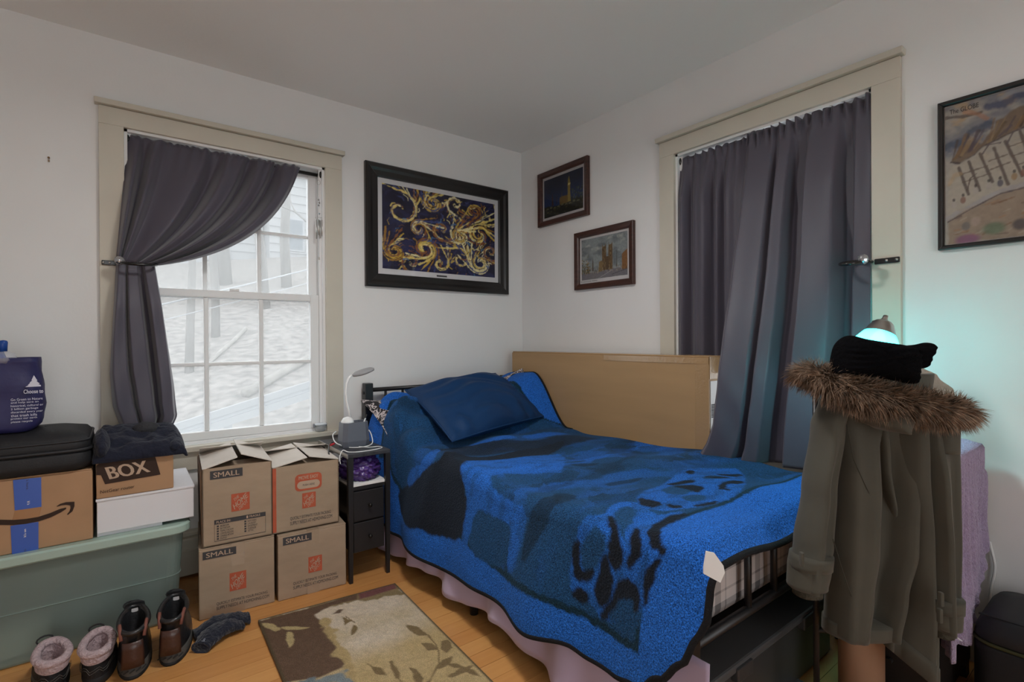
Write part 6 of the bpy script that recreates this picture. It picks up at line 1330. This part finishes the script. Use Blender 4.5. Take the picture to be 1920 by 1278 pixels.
M['olive'] = mat('olive_cotton_twill', (0.072, 0.068, 0.053), 0.8, sheen=0.15, var=(7, 0.10), bump=(14, 0.22)); M['olive2'] = mat('olive_rib_knit', (0.06, 0.056, 0.042), 0.9, bump=(160, 0.6)); M['sherpa'] = mat('cream_sherpa', (0.46, 0.41, 0.34), 0.95, bump=(150, 1.0))
pk = thing('parka', 'olive green parka with brown fur hood hung over the stand', 'coat', (-0.70, -2.40, 0.25))
def rows_tube(name, rows, half, mt, folds=(), n=44, m_=46, par=None, cap=True, twist=0.0):
    """rows: (photo row, left, right, distance); an upright sleeve/skirt of cloth, half = half thickness"""
    ys = [r_[0] for r_ in rows]; rings = []
    for k in range(m_):
        py = ys[0]+(ys[-1]-ys[0])*k/(m_-1)
        xl, xr, ds = (float(interp_s([(r_[0], r_[c]) for r_ in rows], py)) for c in (1, 2, 3)); f_ = k/(m_-1); ring = []
        for j in range(n):
            a = 2*PI*j/n; px = (xl+xr)/2-(xr-xl)/2*math.copysign(abs(math.cos(a))**0.75, math.cos(a)); dep = half*math.sin(a)
            u = (px-xl)/(xr-xl); fo = sum(am*math.exp(-((u-c0-sl*f_)/wd)**2)*smst(f0, f1_, f_) for c0, sl, wd, am, f0, f1_ in folds)
            dd = ds-dep*(1 if math.sin(a) > 0 else 0.8)-fo*max(0, math.sin(a))**0.5
            mid = at((xl+xr)/2, py, ds); p = mid+Rv*((px-(xl+xr)/2)*ds/FPX)+Vector((Fv.x, Fv.y, 0))*(dd-ds); ring.append(p)
        rings.append(ring)
    return MB().loft(rings, cap=cap).build(name, mt, par or pk, smooth=True)
# main back panel, right-hand panel hanging lower, sleeves
rows_tube('back_panel', [(752, 1552, 1700, 1.345), (800, 1560, 1712, 1.345), (900, 1557, 1716, 1.34), (1017, 1552, 1712, 1.335), (1100, 1549, 1690, 1.335), (1178, 1547, 1674, 1.335)], 0.055, M['olive'], [(0.10, 0.02, 0.10, 0.030, 0, .3), (0.52, 0.10, 0.10, -0.050, 0, .3), (0.33, -.02, 0.12, 0.022, 0, .4), (0.78, 0.02, 0.10, 0.030, 0, .4)], 60)
hp = rows_tube('hem_band', [(1155, 1545, 1678, 1.333), (1180, 1544, 1677, 1.333)], 0.062, M['olive'], n=44, m_=5)
# right-hand panel: bottom edge slants down to the right
def slant_panel():
    rings = []; n, m2 = 50, 46; top = [(1660, 760), (1745, 790)]; 
    L_ = [(770, 1640), (860, 1650), (980, 1668), (1100, 1672), (1203, 1656)]; R_ = [(770, 1742), (900, 1738), (1050, 1738), (1180, 1740), (1276, 1741)]
    for k in range(m2):
        f_ = k/(m2-1); yl = 770+(1203-770)*f_; yr = 770+(1276-770)*f_; xl = float(interp_s(L_, yl)); xr = float(interp_s(R_, yr)); ring = []
        for j in range(n):
            a = 2*PI*j/n; u = 0.5-0.5*math.copysign(abs(math.cos(a))**0.75, math.cos(a)); px = xl+(xr-xl)*u; py = yl+(yr-yl)*u
            fo = 0.030*math.exp(-((u-0.55-0.1*f_)/0.14)**2)-0.035*math.exp(-((u-0.22)/0.10)**2)+0.022*math.exp(-((u-0.9)/0.1)**2)
            ds = 1.318; p = at((xl+xr)/2, (yl+yr)/2, ds)+Rv*((px-(xl+xr)/2)*ds/FPX)+UZ*(-(py-(yl+yr)/2)*ds/FPX)+Vector((Fv.x, Fv.y, 0))*(-(0.042*math.sin(a))-fo*max(0, math.sin(a))**0.5); ring.append(p)
        rings.append(ring)
    MB().loft(rings).build('side_panel', M['olive'], pk, smooth=True)
    MB().loft([[Vector(q)+(Vector(q)-sum((Vector(w_) for w_ in rg_), Vector())/n)*0.03+UZ*dz for q in rg_] for rg_, dz in ((rings[-4], 0.006), (rings[-3], 0.0), (rings[-1], -0.004))]).build('hem_band', M['olive'], pk, smooth=True)
slant_panel()
rows_tube('sleeve', [(748, 1540, 1590, 1.325), (800, 1523, 1578, 1.32), (919, 1506, 1563, 1.31), (1017, 1490, 1558, 1.305), (1062, 1482, 1550, 1.30), (1098, 1480, 1544, 1.30)], 0.042, M['olive'], [(0.35, .1, .12, .018, 0, .3), (0.7, 0, .10, -.016, .1, .5)], 36)
cs = rows_tube('cuff', [(1048, 1481, 1555, 1.300), (1062, 1479, 1553, 1.299), (1096, 1478, 1546, 1.299)], 0.047, M['olive'], n=32, m_=8)
rows_tube('cuff_strap', [(1036, 1484, 1556, 1.298), (1060, 1480, 1554, 1.298)], 0.052, M['olive'], n=32, m_=4, par=cs)
rows_tube('ribbed_cuff', [(1090, 1486, 1540, 1.302), (1112, 1488, 1538, 1.302)], 0.036, M['olive2'], n=28, m_=5)
rows_tube('sleeve', [(752, 1690, 1760, 1.315), (820, 1712, 1789, 1.302), (920, 1724, 1790, 1.29), (1020, 1732, 1791, 1.285), (1100, 1735, 1789, 1.283), (1170, 1738, 1787, 1.283)], 0.045, M['olive'], [(0.25, .05, .12, .022, 0, .3), (0.62, .1, .10, -.018, .1, .4)], 36)
cs = rows_tube('cuff', [(1122, 1735, 1791, 1.280), (1140, 1735, 1790, 1.279), (1166, 1736, 1788, 1.279)], 0.050, M['olive'], n=32, m_=6)
rows_tube('cuff_strap', [(1112, 1733, 1792, 1.277), (1136, 1734, 1791, 1.277)], 0.054, M['olive'], n=32, m_=4, par=cs)
rows_tube('ribbed_cuff', [(1166, 1742, 1781, 1.284), (1186, 1744, 1779, 1.284)], 0.034, M['olive2'], n=28, m_=5)
rows_tube('shoulder_flap', [(792, 1748, 1791, 1.277), (846, 1749, 1790, 1.272)], 0.034, M['olive'], n=28, m_=8)
for px, py in ((1506, 1050), (1768, 1125), (1766, 1156)):
    a = at(px, py, 1.236 if px < 1600 else 1.218); MB().hexa([a-Rv*0.004-UZ*0.017, a+Rv*0.004-UZ*0.017, a+Rv*0.004-UZ*0.017+Fv*0.012, a-Rv*0.004-UZ*0.017+Fv*0.012, a-Rv*0.004+UZ*0.017, a+Rv*0.004+UZ*0.017, a+Rv*0.004+UZ*0.017+Fv*0.012, a-Rv*0.004+UZ*0.017+Fv*0.012]).build('belt_loop', M['olive'], pk, bevel=0.002)
# hood: fabric bag below the fur, sherpa inside above it
rows_tube('hood', [(700, 1530, 1745, 1.31), (735, 1540, 1740, 1.30), (765, 1580, 1722, 1.285), (792, 1620, 1698, 1.275), (804, 1645, 1680, 1.275)], 0.060, M['olive'], [(0.5, 0, .2, .02, .2, .6)], 40, 24)
rows_tube('sherpa_lining', [(672, 1585, 1690, 1.36), (684, 1548, 1716, 1.355), (705, 1535, 1752, 1.345), (732, 1535, 1782, 1.33), (756, 1560, 1790, 1.32)], 0.060, M['sherpa'], (), 36, 18)
# fur trim: core roll and thousands of tapering hairs
path = [at(*q) for q in ((1500, 698, 1.30), (1530, 702, 1.275), (1565, 720, 1.25), (1605, 734, 1.235), (1650, 745, 1.228), (1700, 755, 1.228), (1745, 763, 1.235), (1785, 768, 1.25), (1808, 771, 1.27))]
path = spline(path, 8); npth = len(path); rad_ = [0.008+0.016*min(1, 5*k/npth, 5*(npth-1-k)/npth)**0.6 for k in range(npth)]
M['fur'] = mat('brown_fur', (0.24, 0.165, 0.115), 0.7, spec=0.4, var=(38, 0.75))
MB().tube(path, rad_, 12).build('fur_roll', mat('fur_base', (0.10, 0.065, 0.043), 0.9), pk, smooth=True)
rfx = np.random.RandomState(2); vs_, fs_ = [], []
camdir = -Vector((Fv.x, Fv.y, 0))
for k in range(11000):
    i = rfx.rand()*(npth-1.001); i0 = int(i); p = path[i0].lerp(path[i0+1], i-i0); t_ = (path[i0+1]-path[i0]).normalized(); a = rfx.rand()*2*PI
    n1_ = t_.cross(UZ).normalized(); n2_ = t_.cross(n1_); o = n1_*math.cos(a)+n2_*math.sin(a); r0 = rad_[i0]
    sw = 0.35*math.sin(i*1.7+2*math.sin(i*0.6)); end = (i/npth-0.5)*2
    d = (o*0.75+t_*(sw+end**3*0.9+rfx.randn()*0.22)+UZ*(-0.25+0.15*rfx.randn())+Vector(rfx.randn(3))*0.16).normalized()
    ln = (0.022+0.026*rfx.rand())*(0.8 if o.z > 0.3 else 1.1); b0 = p+o*r0*0.9; m1 = b0+d*ln*0.55; tip = m1+(d+UZ*-0.35+t_*sw*0.4).normalized()*ln*0.5
    wv = d.cross(o+t_*0.3); wv = wv.normalized() if wv.length > 1e-5 else t_; w0 = 0.0011
    bi = len(vs_); vs_ += [tuple(b0-wv*w0), tuple(b0+wv*w0), tuple(m1-wv*w0*0.8), tuple(m1+wv*w0*0.8), tuple(tip)]; fs_ += [(bi, bi+1, bi+3, bi+2), (bi+2, bi+3, bi+4)]
fm_ = MB(); fm_.v = vs_; fm_.f = fs_; fo_ = fm_.build('fur_hair', M['fur'], pk, recalc=False); fo_['kind'] = 'stuff'
# seams
M['seam'] = mat('olive_seam', (0.05, 0.047, 0.036), 0.9)
def seam(pts, lift_=0.0): MB().tube([at(px, py, d_) for px, py, d_ in pts], 0.0009, 5).build('seam', M['seam'], pk)
seam([(1588, 795, 1.279), (1600, 860, 1.275), (1625, 915, 1.272), (1645, 955, 1.272)]); seam([(1562, 1010, 1.272), (1580, 1070, 1.27), (1603, 1135, 1.27)])
# buckle tab dangling at right
MB().tube(spline([at(1782, 1185, 1.27), at(1796, 1196, 1.27), at(1803, 1201, 1.27)]), 0.002, 6).build('drawcord', M['bag_print'], pk)

# knit beanie sitting on the hood
M['beanie'] = mat('black_cable_knit', (0.004, 0.004, 0.005), 1.0, spec=0.05, bump=(120, 0.5))
bn_ = thing('beanie', 'black cable-knit beanie resting on top of the parka hood', 'hat', tuple(at(1650, 700, 1.27)))
def blob(outline, dist, half, mt, nm, par, ribs=0.0, nr=12, ring_n=72):
    pts = spline([Vector((x, y, 0)) for x, y in outline]+[Vector((*outline[0], 0))], 8)[:-1]; n0 = len(pts); cx_ = sum(p.x for p in pts)/n0; cy_ = sum(p.y for p in pts)/n0; rings = []
    for side in (1, -1):
        seq = range(nr+1) if side == 1 else range(nr-1, -1, -1)
        for k in seq:
            r_ = 0.04+0.96*math.sin(k/nr*PI/2); ring = []
            for p in pts:
                px = cx_+(p.x-cx_)*r_; py = cy_+(p.y-cy_)*r_
                dd = half*math.sqrt(max(0, 1-r_*r_)); dd = dd*side+ (ribs*math.sin((py+0.10*px+4*math.sin(px*0.05))*0.62)*(1-r_**6) if side == 1 else 0)
                ring.append(at(px, py, dist)+Vector((Fv.x, Fv.y, 0))*(-dd))
            rings.append(ring)
    return MB().loft(rings).build(nm, mt, par, smooth=True)
blob([(1558, 700), (1562, 668), (1570, 644), (1590, 629), (1615, 634), (1650, 640), (1690, 646), (1712, 652), (1722, 670), (1718, 700), (1712, 719), (1670, 712), (1610, 704)], 1.245, 0.060, M['beanie'], 'knit_body', bn_, 0.0035)
blob([(1690, 648), (1715, 646), (1735, 642), (1750, 645), (1752, 654), (1742, 672), (1736, 688), (1722, 690), (1706, 684)], 1.235, 0.026, M['beanie'], 'folded_brim', bn_, 0.002)
